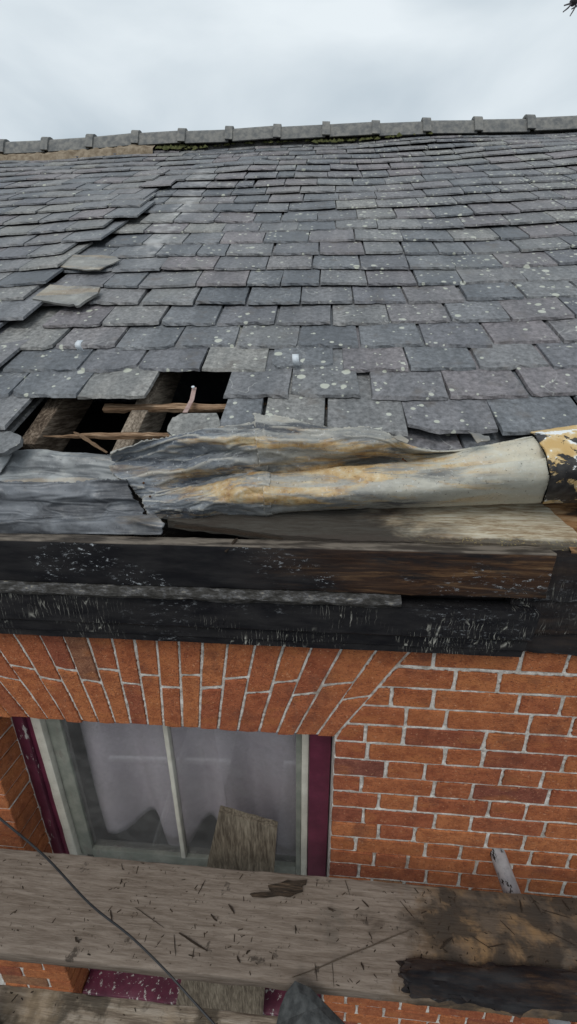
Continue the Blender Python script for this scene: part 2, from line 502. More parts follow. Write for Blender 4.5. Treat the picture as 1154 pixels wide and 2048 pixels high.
def M_black(name, crack=1.0, brown=0.0, spec=0.0, gloss=0.28, xbrown=None, top=None):
    """old black gloss paint on timber: vertical alligator cracks showing pale, flakes and brown bare wood"""
    s = NT(name, gloss, 0.10)
    n = s.noise(30, 5, 0.6, s.mapv((0.25, 1, 1)))
    c = s.mix(s.step(n, 0.3, 0.7), (0.008, 0.008, 0.010), (0.024, 0.023, 0.024))
    h = s.ma('MULTIPLY', s.noise(60, 5, 0.6, s.mapv((0.2, 1, 1))), 0.5)
    if brown:
        X = s.xyz()[0]
        g = s.noise(18, 9, 0.75, s.mapv((0.14, 1, 1.0)), 0.5)
        f = s.step(g, 0.36, 0.56, 0, brown)
        if xbrown:
            f = s.ma('MULTIPLY', f, s.step(X, *xbrown))
        wood = s.ramp(s.noise(38, 9, 0.74, s.mapv((0.1, 1, 1.5), loc=(2, 1, 3)), 1.2), [(0.30, (0.016, 0.010, 0.008)), (0.48, (0.050, 0.026, 0.016)), (0.60, (0.13, 0.072, 0.036)), (0.72, (0.27, 0.18, 0.10))])
        c = s.mix(f, c, wood)
    if crack:
        wv = s.n('ShaderNodeVectorMath'); wv.operation = 'ADD'
        nn = s.n('ShaderNodeTexNoise'); nn.inputs['Scale'].default_value = 40; nn.inputs['Detail'].default_value = 3
        s.link(s.P, nn.inputs['Vector'])
        sub = s.n('ShaderNodeVectorMath'); sub.operation = 'SCALE'; sub.inputs['Scale'].default_value = 0.013
        s.link(nn.outputs['Color'], sub.inputs[0])
        s.link(s.P, wv.inputs[0]); s.link(sub.outputs[0], wv.inputs[1])
        e = s.vor(1.0, 'DISTANCE_TO_EDGE', 'Distance', s.mapv((92, 10, 8), vec=wv.outputs[0]))
        cr = s.step(e, 0.0, 0.045, 1, 0)
        area = s.step(s.noise(4.2, 3, 0.5, s.mapv((1, 1, 2.5), loc=(1.7, 0, 0))), 0.47, 0.62)
        e2 = s.step(s.noise(34, 4, 0.7), 0.42, 0.62)
        f = s.ma('MULTIPLY', s.ma('MULTIPLY', cr, area), s.ma('MULTIPLY', e2, crack))
        c = s.mix(f, c, (0.46, 0.45, 0.40))
        h = s.ma('SUBTRACT', h, s.ma('MULTIPLY', cr, s.ma('MULTIPLY', area, 0.7)))
    if spec:
        fl = s.noise(130, 6, 0.8, s.mapv((0.4, 1, 1), loc=(3, 3, 3)))
        ar = s.step(s.noise(6, 3, 0.5, s.mapv((0.6, 1, 1.5), loc=(8, 2, 1))), 0.50, 0.62)
        f = s.ma('MULTIPLY', s.step(fl, 0.57, 0.62), s.ma('MULTIPLY', ar, spec))
        c = s.mix(f, c, (0.50, 0.53, 0.56))
        h = s.ma('ADD', h, s.ma('MULTIPLY', f, 0.5))
    if top:
        c = s.mix(s.step(s.xyz()[2], top - 0.003, top), c, s.mix(s.step(s.noise(35, 4, 0.6, s.mapv((0.2, 1, 1))), 0.4, 0.6), (0.05, 0.042, 0.036), (0.17, 0.145, 0.12)))
    s.col(c)
    s.rough(s.step(s.noise(22, 4), 0.3, 0.75, gloss - 0.08, gloss + 0.3))
    s.bump(h, 0.7, 0.004)
    return s.m
MT['black_lower'] = M_black('black_paint_cracked', 0.9, 0.0, 0.25)
MT['black_upper'] = M_black('black_paint_flaking', 0.0, 0.9, 0.9, 0.45, (-0.30, 0.22), top=0.3695)
MT['black_tar'] = M_black('black_rotten_timber', 0.5, 0.12, 0.12, 0.45)
MT['black_debris'] = M_black('black_wet_timber', 0.0, 0.35, 0.3, 0.33)

def M_flaky():
    s = NT('flaky_grey_paint', 0.7, 0.3)
    n = s.noise(75, 8, 0.76, s.mapv((0.4, 1, 1)))
    c = s.ramp(n, [(0.38, (0.014, 0.013, 0.012)), (0.50, (0.045, 0.042, 0.038)), (0.58, (0.10, 0.10, 0.105)), (0.68, (0.30, 0.27, 0.21))])
    X = s.xyz()[0]
    c = s.mix(s.step(s.ma('ADD', X, s.ma('MULTIPLY', s.noise(12, 4), 0.5)), 0.45, 0.75, 0, 0.8), c, (0.06, 0.045, 0.035))
    s.col(c)
    s.bump(n, 0.9, 0.006)
    return s.m
MT['flaky'] = M_flaky()

def M_wood(name, stops, scale=1.0, axis='X', knots=True, stain=None, grainst=0.8, rough=0.85, pits=0.3, sheen=0.2):
    s = NT(name, rough, sheen)
    r = s.rnd()
    sc = {'X': (0.10, 1, 1), 'Y': (1, 0.10, 1), 'Z': (1, 1, 0.10)}[axis]
    v = s.mapv(tuple(a * scale for a in sc), vec=s.shifted(r, 11.0))
    g1 = s.noise(30, 9, 0.72, v, 0.5)
    g2 = s.noise(150, 6, 0.7, v, 0.2)
    g = s.ma('ADD', s.ma('MULTIPLY', s.step(g1, 0.2, 0.8), 0.4), s.ma('MULTIPLY', s.step(g2, 0.25, 0.75), 0.6))
    c = s.ramp(g, stops)
    if pits:
        c = s.mix(s.step(s.noise(70, 4, 0.7), 0.62, 0.72, 0, pits), c, (0.05, 0.038, 0.03))
    if stain:
        for f in stain(s):
            c = s.mix(f[0], c, f[1])
    s.col(c)
    s.bump(g, grainst, 0.003)
    return s.m
MT['raw_wood'] = M_wood('raw_batten', [(0.25, (0.10, 0.058, 0.032)), (0.5, (0.24, 0.15, 0.09)), (0.75, (0.42, 0.30, 0.20))], pits=0.4)
MT['rafter_shade_brown'] = M_wood('rafter_timber_shaded', [(0.3, (0.050, 0.035, 0.024)), (0.5, (0.115, 0.085, 0.062)), (0.72, (0.24, 0.19, 0.145))], axis='Y', pits=0.3)  # rafter brown darkened so the colour carries the shade under the roof
MT['rafter_pale'] = M_wood('rafter_timber_pale', [(0.25, (0.10, 0.078, 0.058)), (0.5, (0.22, 0.18, 0.14)), (0.75, (0.36, 0.30, 0.24))], axis='Y', pits=0.35)
def plank_stain(s):
    X, Y, Z = s.xyz()
    wet = s.noise(5.5, 5, 0.6, s.mapv((1, 1.6, 1), loc=(1.3, 0.2, 0)), 0.5)
    right = s.step(s.ma('ADD', X, s.ma('MULTIPLY', s.ma('SUBTRACT', wet, 0.5), 0.7)), 0.12, 0.30)
    amber = s.mix(s.step(s.noise(11, 4, 0.6), 0.4, 0.65), (0.075, 0.054, 0.038), (0.22, 0.130, 0.058))
    dark = s.ma('MULTIPLY', s.step(s.noise(8, 5, 0.65, s.mapv((1, 1.3, 1), loc=(6, 1, 2)), 0.4), 0.42, 0.56), right)
    spots = s.step(s.noise(15, 5, 0.7, s.mapv(loc=(0.6, 3, 1))), 0.62, 0.69, 0, 0.85)
    mid = s.ma('MULTIPLY', s.step(s.noise(7, 4, 0.6, s.mapv(loc=(2.6, 7, 1))), 0.54, 0.66, 0, 0.75), s.step(X, -0.25, 0.1))
    return [(s.ma('MULTIPLY', right, 0.82), amber), (mid, (0.10, 0.085, 0.07)), (s.ma('MULTIPLY', dark, 0.9), (0.040, 0.032, 0.026)), (spots, (0.045, 0.035, 0.028))]
MT['plank'] = M_wood('scaffold_board_grey', [(0.2, (0.115, 0.088, 0.068)), (0.5, (0.178, 0.143, 0.116)), (0.8, (0.235, 0.194, 0.160))], 0.7, stain=plank_stain, pits=0.45, grainst=0.6)
def plank2_stain(s):
    return [(s.step(s.noise(10, 5, 0.65, s.mapv(loc=(2, 1, 4)), 0.4), 0.50, 0.62, 0, 0.85), (0.055, 0.044, 0.032)),
            (s.step(s.noise(7, 4, 0.65, s.mapv(loc=(5, 4, 1))), 0.48, 0.68, 0, 0.5), (0.32, 0.235, 0.15))]
MT['plank_wet'] = M_wood('scaffold_board_brown', [(0.28, (0.13, 0.10, 0.075)), (0.5, (0.23, 0.185, 0.14)), (0.72, (0.31, 0.265, 0.215))], 0.7, stain=plank2_stain, pits=0.5)
MT['weathered'] = M_wood('weathered_board', [(0.25, (0.075, 0.058, 0.042)), (0.5, (0.15, 0.122, 0.09)), (0.75, (0.24, 0.20, 0.15))], axis='Z', pits=0.2, grainst=1.0)
MT['post_wood'] = M_wood('post_timber', [(0.3, (0.07, 0.058, 0.038)), (0.5, (0.13, 0.11, 0.075)), (0.72, (0.19, 0.165, 0.12))], axis='Z', pits=0.2)
def sole_stain(s):
    X, Y, Z = s.xyz()
    n = s.noise(9, 5, 0.65, s.mapv((0.35, 1, 1), loc=(2, 2, 2)), 0.5)
    left = s.step(s.ma('ADD', X, s.ma('MULTIPLY', s.ma('SUBTRACT', n, 0.5), 0.9)), 0.06, 0.34, 1, 0)
    front = s.step(s.ma('ADD', Y, s.ma('MULTIPLY', s.ma('SUBTRACT', s.noise(25, 4), 0.5), 0.03)), 0.008, 0.020, 1, 0)
    rust = s.step(s.noise(12, 5, 0.6, s.mapv((0.2, 1, 1), loc=(1, 6, 2))), 0.52, 0.68, 0, 0.6)
    gold = s.ma('MULTIPLY', s.ma('MULTIPLY', front, s.step(X, 0.1, 0.4)), s.ma('MULTIPLY', s.step(s.noise(190, 4, 0.7), 0.56, 0.62), s.step(s.noise(14, 3), 0.4, 0.55)))
    return [(rust, (0.25, 0.13, 0.05)), (s.ma('MULTIPLY', left, 0.93), (0.030, 0.028, 0.027)), (s.ma('MULTIPLY', front, 0.85), (0.055, 0.045, 0.038)), (s.ma('MULTIPLY', gold, 0.7), (0.50, 0.40, 0.16))]
MT['sole'] = M_wood('sole_board_pale', [(0.28, (0.27, 0.20, 0.125)), (0.5, (0.45, 0.385, 0.28)), (0.72, (0.57, 0.53, 0.43))], stain=sole_stain, pits=0.15)
def sole2_stain(s):
    return [(s.step(s.noise(11, 5, 0.65, s.mapv((0.4, 1, 1), loc=(4, 2, 9)), 0.5), 0.47, 0.6, 0, 0.92), (0.022, 0.018, 0.016))]
MT['sole_brown'] = M_wood('sole_board_brown', [(0.28, (0.13, 0.06, 0.025)), (0.5, (0.30, 0.16, 0.07)), (0.72, (0.42, 0.27, 0.15))], stain=sole2_stain, pits=0.3)
MT['bark'] = M_wood('dark_splinter', [(0.3, (0.022, 0.016, 0.012)), (0.6, (0.055, 0.038, 0.026)), (0.8, (0.10, 0.068, 0.045))], 1.5, pits=0.2)

def M_paint(name, c1, c2, flake=None, ff=(0.60, 0.64), rough=0.45):
    s = NT(name, rough, 0.4)
    c = s.mix(s.step(s.noise(16, 4, 0.6), 0.35, 0.7), c1, c2)
    n = s.noise(45, 5, 0.7, s.mapv((1, 1, 0.25)))
    if flake:
        f = s.step(n, *ff)
        c = s.mix(f, c, flake)
    c = s.mix(s.step(s.noise(80, 4, 0.7), 0.6, 0.75, 0, 0.4), c, (0.07, 0.06, 0.055))
    s.col(c)
    s.bump(n, 0.5, 0.003)
    return s.m
MT['maroon'] = M_paint('maroon_paint', (0.085, 0.012, 0.030), (0.125, 0.020, 0.045))
MT['maroon_flaky'] = M_paint('maroon_paint_flaking', (0.070, 0.012, 0.028), (0.115, 0.022, 0.045), (0.38, 0.36, 0.34), (0.585, 0.61))
MT['cream'] = M_paint('cream_paint', (0.46, 0.44, 0.38), (0.56, 0.54, 0.47))
MT['greygreen'] = M_paint('grey_green_paint', (0.16, 0.17, 0.145), (0.24, 0.245, 0.21), (0.17, 0.16, 0.14), (0.55, 0.66))
MT['sill'] = M_paint('sill_lead', (0.14, 0.14, 0.15), (0.22, 0.22, 0.23), (0.07, 0.07, 0.07), (0.58, 0.68))

def M_simple(name, c1, c2, sc=20, rough=0.8, spec=0.3, bump=0.3, metal=0.0):
    s = NT(name, rough, spec)
    n = s.noise(sc, 5, 0.6)
    s.col(s.mix(s.step(n, 0.3, 0.7), c1, c2))
    s.b.inputs['Metallic'].default_value = metal
    s.bump(n, bump, 0.003)
    return s.m
MT['loft'] = M_simple('loft_shade_dark', (0.012, 0.010, 0.009), (0.030, 0.026, 0.023), 8)  # near-black colour stands in for the shade of the roof space
MT['curtain'] = M_simple('grey_curtain', (0.58, 0.55, 0.58), (0.64, 0.61, 0.64), 60, 0.95, 0.1, 0.15)
MT['room'] = M_simple('room_dark', (0.28, 0.27, 0.27), (0.33, 0.32, 0.32), 3)
MT['tile'] = M_simple('ridge_tile_grey', (0.12, 0.125, 0.128), (0.23, 0.225, 0.21), 25, 0.85, 0.2, 0.6)
MT['bed'] = M_simple('ridge_mortar_brown', (0.15, 0.115, 0.08), (0.29, 0.24, 0.18), 22, 0.95, 0.1, 0.8)
MT['moss'] = M_simple('moss', (0.050, 0.058, 0.022), (0.105, 0.105, 0.045), 30, 0.95, 0.1, 0.5)
MT['rust'] = M_simple('rusty_nail', (0.05, 0.025, 0.014), (0.14, 0.06, 0.025), 120, 0.9, 0.2)
MT['copper'] = M_simple('pink_strap', (0.26, 0.16, 0.14), (0.40, 0.29, 0.26), 40, 0.6, 0.4, 0.2)
MT['alu'] = M_simple('bright_lead_clip', (0.50, 0.55, 0.60), (0.68, 0.72, 0.76), 40, 0.5, 0.5, 0.2)
MT['wire'] = M_simple('black_cable', (0.016, 0.016, 0.018), (0.03, 0.03, 0.032), 60, 0.55, 0.4, 0.1)
MT['rope'] = M_simple('dark_rope', (0.06, 0.055, 0.065), (0.13, 0.12, 0.13), 200, 0.9, 0.2, 0.6)
MT['ground'] = M_simple('yard_concrete', (0.11, 0.108, 0.105), (0.17, 0.165, 0.16), 2.5, 0.9, 0.2, 0.4)
MT['shard'] = M_simple('charcoal_slate_shard', (0.020, 0.022, 0.023), (0.055, 0.058, 0.058), 60, 0.75, 0.35, 1.0)
def M_tube():
    s = NT('galvanised_tube', 0.42, 0.5)
    c = s.mix(s.step(s.noise(25, 4), 0.3, 0.7), (0.24, 0.25, 0.27), (0.44, 0.45, 0.47))
    c = s.mix(s.step(s.noise(32, 5, 0.7, s.mapv((1, 0.5, 1), loc=(3, 1, 1))), 0.53, 0.56), c, (0.015, 0.014, 0.014))
    s.col(c); s.b.inputs['Metallic'].default_value = 0.3
    s.bump(s.noise(90, 4), 0.2, 0.002)
    return s.m
MT['tube'] = M_tube()
MT['tube_bright'] = M_simple('bright_galvanised', (0.62, 0.63, 0.64), (0.74, 0.75, 0.76), 20, 0.5, 0.5, 0.1)
def M_glass():
    s = NT('window_glass')
    t = s.t
    g = t.nodes.new('ShaderNodeBsdfGlossy'); g.inputs['Roughness'].default_value = 0.02
    tr = t.nodes.new('ShaderNodeBsdfTransparent'); tr.inputs['Color'].default_value = (0.88, 0.87, 0.88, 1)
    df = t.nodes.new('ShaderNodeBsdfDiffuse'); df.inputs['Color'].default_value = (0.35, 0.35, 0.34, 1)
    lw = t.nodes.new('ShaderNodeLayerWeight'); lw.inputs['Blend'].default_value = 0.5
    frs = s.ma('ADD', s.ma('MULTIPLY', s.ma('POWER', lw.outputs['Facing'], 4.0), 0.9), 0.045)
    m1 = t.nodes.new('ShaderNodeMixShader'); m2 = t.nodes.new('ShaderNodeMixShader')
    dirt = s.step(s.noise(8, 6, 0.7), 0.35, 0.75, 0.03, 0.16)
    t.links.new(dirt, m2.inputs[0]); t.links.new(tr.outputs[0], m2.inputs[1]); t.links.new(df.outputs[0], m2.inputs[2])
    t.links.new(frs, m1.inputs[0]); t.links.new(m2.outputs[0], m1.inputs[1]); t.links.new(g.outputs[0], m1.inputs[2])
    t.links.new(m1.outputs[0], t.nodes['Material Output'].inputs['Surface'])
    return s.m
MT['glass'] = M_glass()

# ================================================================== SETTING
g = mesh_obj('ground', [(-150, -150, -4.6), (150, -150, -4.6), (150, 150, -4.6), (-150, 150, -4.6)], [(0, 1, 2, 3)], MT['ground'])
tag(g, kind='structure')

# ================================================================== ROOF
roof = empty('slate_roof')
tag(roof, 'sagging grey slate roof with a ragged hole showing rafters above the lead gutter', 'roof')
ROWS = [-0.040, 0.0, 0.143, 0.280, 0.417, 0.568, 0.723, 0.871, 1.023, 1.179, 1.335, 1.502, 1.659, 1.84, 2.005, 2.154, 2.305, 2.469, 2.647, 2.813, 2.946, 3.087, 3.23, 3.34]
RIDGE_S = 3.52
# observed joints of the lower courses, as pixel columns of the photograph measured along each course's tail (None = a missing slate follows)
J = {
 0: ([(-330, -160), (-160, 5), (432, 520), (522, 650), (653, 819), (821, 1003), (1005, 1190), (1192, 1390), (1392, 1580)], 863),
 1: ([(-280, -130), (-130, 8), (10, 147), (148, 288), (443, 577), (578, 724), (744, 902), (904, 1066), (1070, 1232), (1234, 1400)], 796),
 2: ([(-240, -120), (-118, 0), (3, 151), (155, 266), (269, 400), (401, 531), (538, 669), (687, 821), (823, 960), (964, 1107), (1110, 1255), (1257, 1400)], 736),
 3: ([(-260, -146), (-144, -28), (-26, 105), (107, 228), (230, 346), (348, 469), (471, 593), (595, 720), (722, 850), (853, 990), (994, 1131), (1133, 1270), (1272, 1400)], 686),
 4: ([(-170, -52), (-50, 62), (90, 202), (204, 318), (320, 430), (432, 548), (550, 663), (665, 782), (784, 908), (911, 1030), (1032, 1160), (1162, 1290)], 640),
 5: ([(-150, -46), (-44, 60), (62, 166), (170, 277), (283, 388), (390, 491), (493, 600), (601, 707), (709, 818), (820, 937), (941, 1062), (1064, 1186), (1188, 1300)], 599),
}
def roof_h(X, s):
    h = 0.0
    edge = -1.14 + 0.03 * math.sin(s * 9.0)
    if X < edge:
        amp = 0.026 * min(1, max(0, (s - 0.05) / 0.5)) * min(1, max(0.25, (3.0 - s) / 1.2))
        h += amp * math.exp(-((edge - X) / 0.75) ** 1.2)
    h -= 0.020 * math.exp(-((X - 0.35) / 0.9) ** 2) * math.sin(min(max(s, 0), 3.6) / 3.6 * math.pi)
    h += 0.012 * fbm(X * 1.3, s * 1.3, 2.0, 2)
    h += 0.008 * math.exp(-((X - 0.75) / 0.35) ** 2) * math.exp(-((s - 3.35) / 0.3) ** 2)
    return h
def slate_geo(X0, X1, s0, t, L, chip=0.3, diag=0.0, tailn=10, drop=0.0):
    """outline in (u across, v up the slope) -> verts, faces in world space"""
    w = X1 - X0
    pts = []
    hd = L
    sk0, sk1 = random.gauss(0, 0.003), random.gauss(0, 0.003)
    ta, tb = random.gauss(0, 0.0035), random.gauss(0, 0.0035)
    pts.append((w + sk1 * 2, hd, 0)); pts.append((sk0 * 2, hd, 0)); pts.append((sk0 + random.gauss(0, 0.0012), hd * 0.45, 0)); pts.append((sk0 * 0.3 + random.gauss(0, 0.001), 0.03, 0))
    cl = random.random() < chip
    cr = random.random() < chip
    for i in range(tailn):
        f = i / (tailn - 1)
        v = ta * (1 - f) + tb * f + random.uniform(-0.0032, 0.0032) + (random.uniform(0.002, 0.008) if random.random() < 0.10 else 0)
        if i == 0 and cl: v += random.uniform(0.004, 0.016)
        if i == tailn - 1 and cr: v += random.uniform(0.004, 0.016)
        if diag > 0 and f > 0.55: v += diag * (f - 0.55) / 0.45
        if diag < 0 and f < 0.35: v += -diag * (0.35 - f) / 0.35
        pts.append((w * f, v, 1))
    pts.append((w + sk1 * 0.3 + random.gauss(0, 0.001), 0.03 + max(diag, 0), 0)); pts.append((w + sk1 + random.gauss(0, 0.0012), hd * 0.45, 0))
    Xc = (X0 + X1) / 2
    eps = 0.05
    h = roof_h(Xc, s0) - drop
    dh = (roof_h(Xc + eps, s0) - roof_h(Xc - eps, s0)) / (2 * eps)
    if Xc + eps > -1.3 and Xc - eps < -1.0: dh = (roof_h(Xc, s0) - roof_h(Xc - eps, s0)) / eps if Xc < -1.14 else 0.0
    roll = max(-0.12, min(0.12, dh)) + random.gauss(0, 0.007)
    Ht = max(t * L / 0.15, t * 2.3) + abs(random.gauss(0, 0.0015))
    ang = random.gauss(0, 0.006)
    verts = []
    def place(u, v, top):
        du = u - w / 2
        uu = du * math.cos(ang) - v * math.sin(ang)
        vv = v * math.cos(ang) + du * math.sin(ang)
        z = -(Ht + t) * (vv / L) + h + roll * uu + (0 if top else -t)
        return roofpt(Xc + uu, s0 + vv, z)
    n = len(pts)
    for (u, v, tl) in pts:
        bev = random.uniform(0.002, 0.012) if tl else 0.0015
        ins = 0.0015 if u <= w / 2 else -0.0015
        verts.append(place(u + ins, v + (bev if tl else 0), True))
    for (u, v, tl) in pts:
        verts.append(place(u, v, False))
    faces = [tuple(range(n)), tuple(range(2 * n - 1, n - 1, -1))]
    for i in range(n):
        j = (i + 1) % n
        faces.append((i, i + n, j + n, j))
    return verts, faces

slates = []
def add_slate(X0, X1, s0, t=0.010, L=0.36, **k):
    rv = random.random()
    v, f = slate_geo(X0, X1, s0, t, L, **k)
    pc = proj = None
    slates.append((v, f, rv, (X0 + X1) / 2, s0))
for r, s0 in enumerate(ROWS):
    rr = r - 1
    t = 0.0078 if r < 9 else 0.0074
    L = 0.36 if r > 1 else 0.30
    if rr in J:
        lst, yy = J[rr]
        for (a, b) in lst:
            Xa, Xb = rs(a, yy)[0], rs(b, yy)[0]
            k = {}
            if rr == 2 and a == 155: k = dict(diag=0.035)
            if rr == 1 and a == 578: k = dict(diag=-0.02)
            if rr == 0 and a == 821: k = dict(diag=-0.030)
            if rr == 4 and a == 90: k = dict(diag=0.0)
            if rr == 0 and a == 432: k = dict(L=0.30)
            ss = s0 + random.gauss(0, 0.003)
            if rr == 2 and a == 538: ss += 0.015
            add_slate(Xa + 0.002, Xb - 0.002, ss, t, **({'L': L} | k))
    elif rr == -1:
        X = -0.332
        while X < 1.6:
            w = random.gauss(0.215, 0.012)
            add_slate(X + 0.0015, X + w - 0.0015, s0 + random.gauss(0, 0.004), t, 0.28, drop=0.030)
            X += w
        for X in (-1.12, -1.33, -1.55): add_slate(X, X + 0.208, s0, t, 0.28, drop=0.030)
    else:
        lim = 1.35 + 0.80 * s0
        X = -lim - 0.6 - random.random() * 0.15
        while X < lim + 0.2:
            w = random.gauss(0.205, 0.018) if random.random() > 0.06 else random.uniform(0.10, 0.15)
            add_slate(X + 0.0018, X + w - 0.0018, s0 + random.gauss(0, 0.004), t, 0.36 if s0 < 3.35 else 0.3, tailn=8 if r < 14 else 5, chip=0.3 if r < 14 else 0.15)
            X += w
# slipped, tilted slates where the left-hand slope has heaved
def visible_size(v):
    p = np.mean(np.array(v), axis=0) - CAM
    z = p @ FW
    x = W / 2 + F * (p @ RT) / z
    inside = -120 < x < W + 120
    return (1.0 if inside else 0.02) / z
slates.sort(key=lambda q: -visible_size(q[0]))
for (v, f, rv, X, s0) in slates[:300]:
    mesh_obj('slate', v, f, MT['slate'], roof, False, rv)
mb = MB()
for (v, f, rv, X, s0) in slates[300:]:
    mb.add(v, f, rv)
rest = mb.build('slate_courses', MT['slate'], roof)
rest['kind'] = 'stuff'

# back slope, and added near-black sheets for the dark void under the slates
ap = roofpt(0, RIDGE_S, -0.04)
bk = [(-7, ap[1], ap[2]), (7, ap[1], ap[2]), (7, ap[1] + 3.6, ap[2] - 2.34), (-7, ap[1] + 3.6, ap[2] - 2.34)]
bk2 = [(x, y, z - 0.04) for x, y, z in bk]
mesh_obj('back_slope', bk + bk2, BOXF, MT['slate'], roof)
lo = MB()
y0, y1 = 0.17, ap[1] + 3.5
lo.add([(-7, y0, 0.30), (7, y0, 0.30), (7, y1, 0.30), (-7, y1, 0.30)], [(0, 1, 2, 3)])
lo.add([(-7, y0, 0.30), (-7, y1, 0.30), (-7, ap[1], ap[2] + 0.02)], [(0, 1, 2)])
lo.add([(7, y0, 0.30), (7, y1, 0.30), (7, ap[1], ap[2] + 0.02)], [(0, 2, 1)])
lo.build('loft_void', MT['loft'], roof)
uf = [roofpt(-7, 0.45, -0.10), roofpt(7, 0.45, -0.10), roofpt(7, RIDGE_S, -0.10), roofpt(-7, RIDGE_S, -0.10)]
mesh_obj('void_sheet', [*uf], [(0, 1, 2, 3)], MT['loft'], roof)  # added dark sheet behind the slates, for the unlit void

# rafters and battens
for Xc in (-1.26, -0.868, -0.588, -0.16, 0.28, 0.72, 1.16):
    w = 0.05
    worn_beam('rafter', roofpt(Xc - w / 2, -0.035 if Xc > -0.7 else 0.0, -0.152), ES * 1.5, EX * w, EN * 0.10, MT['rafter_pale'] if -0.7 < Xc < -0.5 else MT['rafter_shade_brown'], roof, nx=26, ny=3, nz=4, jit=0.0015, rnd=random.random(), seed=Xc)
worn_beam('batten', roofpt(-0.70, 0.147, -0.062), EX * 0.75, ES * 0.024, EN * 0.016, MT['raw_wood'], roof, nx=40, ny=2, nz=2, jit=0.004, rnd=0.3, seed=2)
# split lower batten, running out to a sharp point on the left
mb = MB()
n = 22
for i in range(n + 1):
    f = i / n
    X = -0.83 + f * 0.42
    wd_ = 0.002 + 0.013 * min(1, f * 2.4) + 0.003 * fbm(X * 60, 0, 1)
    zz = -0.052 + 0.002 * fbm(X * 20, 3, 1)
    s_ = 0.03 + 0.003 * fbm(X * 15, 1, 5)
    ring = [roofpt(X, s_ - wd_ * 0.6, zz), roofpt(X, s_ + wd_ * 0.6, zz + 0.002), roofpt(X, s_ + wd_ * 0.5, zz + wd_ * 0.7), roofpt(X, s_ - wd_ * 0.5, zz + wd_ * 0.75)]
    b = len(mb.v)
    mb.add(ring, [], 0.7)
    if i:
        for k in range(4):
            mb.f.append((b - 4 + k, b - 4 + (k + 1) % 4, b + (k + 1) % 4, b + k))
mb.f.append((3, 2, 1, 0))
o = mb.build('batten', MT['raw_wood'], roof)
fix_normals(o)
# ridge tiles with raised collars
def ridge_profile(r, drop):
    pts = []
    for k in range(9):
        a = math.radians(-75 + 150 * k / 8)
        pts.append((r * math.sin(a), r * math.cos(a) * 0.9))
    return [(-r * 1.35, -drop)] + pts + [(r * 1.35, -drop)]
def extrude_x(prof, xa, xb, base, tz0=0.0, tz1=0.0, th=0.018):
    cx = sum(p[0] for p in prof) / len(prof); cz = min(p[1] for p in prof)
    inner = [(p[0] * 0.84, cz + (p[1] - cz) * 0.86) for p in prof]
    vs = []
    for (x, dz) in ((xa, tz0), (xb, tz1)):
        for p in prof: vs.append((x, base[1] + p[0], base[2] + p[1] + dz))
        for p in inner: vs.append((x, base[1] + p[0], base[2] + p[1] + dz))
    n = len(prof); m_ = 2 * n
    fs = []
    for i in range(n - 1):
        fs += [(i, i + 1, m_ + i + 1, m_ + i), (n + i, m_ + n + i, m_ + n + i + 1, n + i + 1),
               (i, n + i, n + i + 1, i + 1), (m_ + i, m_ + i + 1, m_ + n + i + 1, m_ + n + i)]
    fs += [(0, m_, m_ + n, n), (n - 1, 2 * n - 1, m_ + 2 * n - 1, m_ + n - 1)]
    return vs, fs
def rz(X): return 0.012 * fbm(X * 0.8, 4, 4, 2) - 0.022 * max(0, X + 0.4) + 0.004 * min(0, X)
rb = roofpt(0, RIDGE_S, 0.030)
X = -3.50
while X < 3.4:
    jz = random.uniform(-0.008, 0.008)
    v, f = extrude_x(ridge_profile(0.070, 0.05), X + 0.028, X + 0.377, rb, rz(X) + jz, rz(X + .38) + jz + random.uniform(-0.006, 0.006))
    tl = mesh_obj('ridge_tile', v, f, MT['tile'], roof, False, random.random())
    v, f = extrude_x(ridge_profile(0.081, 0.05), X - 0.030, X + 0.030, rb, rz(X) + jz + 0.010, rz(X) + jz + 0.006)
    mesh_obj('collar', v, f, MT['tile'], tl, False, random.random())
    X += 0.383
mb = MB()
def lump_strip(Xa, Xb, s_lo, s_hi, h0, h1, step=0.02, rowsn=4):
    cols = int((Xb - Xa) / step)
    vs, fs = [], []
    for i in range(cols + 1):
        X = Xa + (Xb - Xa) * i / cols
        wob = 0.05 * fbm(X * 5, 1, 1) + 0.02 * fbm(X * 21, 1, 1)
        for k in range(rowsn + 1):
            f = k / rowsn
            s_ = s_lo + wob * (1 - f) + (s_hi - s_lo) * f
            hh = h0 + (h1 - h0) * f ** 0.7 + 0.012 * fbm(X * 18, s_ * 30, 2)
            if k == 0: hh = -0.03
            vs.append(roofpt(X, s_, hh + roof_h(X, s_)))
    for i in range(cols):
        for k in range(rowsn):
            a = i * (rowsn + 1) + k
            fs.append((a, a + rowsn + 1, a + rowsn + 2, a + 1))
    return vs, fs
v, f = lump_strip(-3.6, -1.42, RIDGE_S - 0.24, RIDGE_S + 0.02, 0.010, 0.035)
mesh_obj('mortar_bed', v, f, MT['bed'], roof, True)
v, f = lump_strip(-1.42, 3.4, RIDGE_S - 0.075, RIDGE_S + 0.02, 0.006, 0.015)
mesh_obj('mortar_bed', v, f, MT['tile'], roof, True)
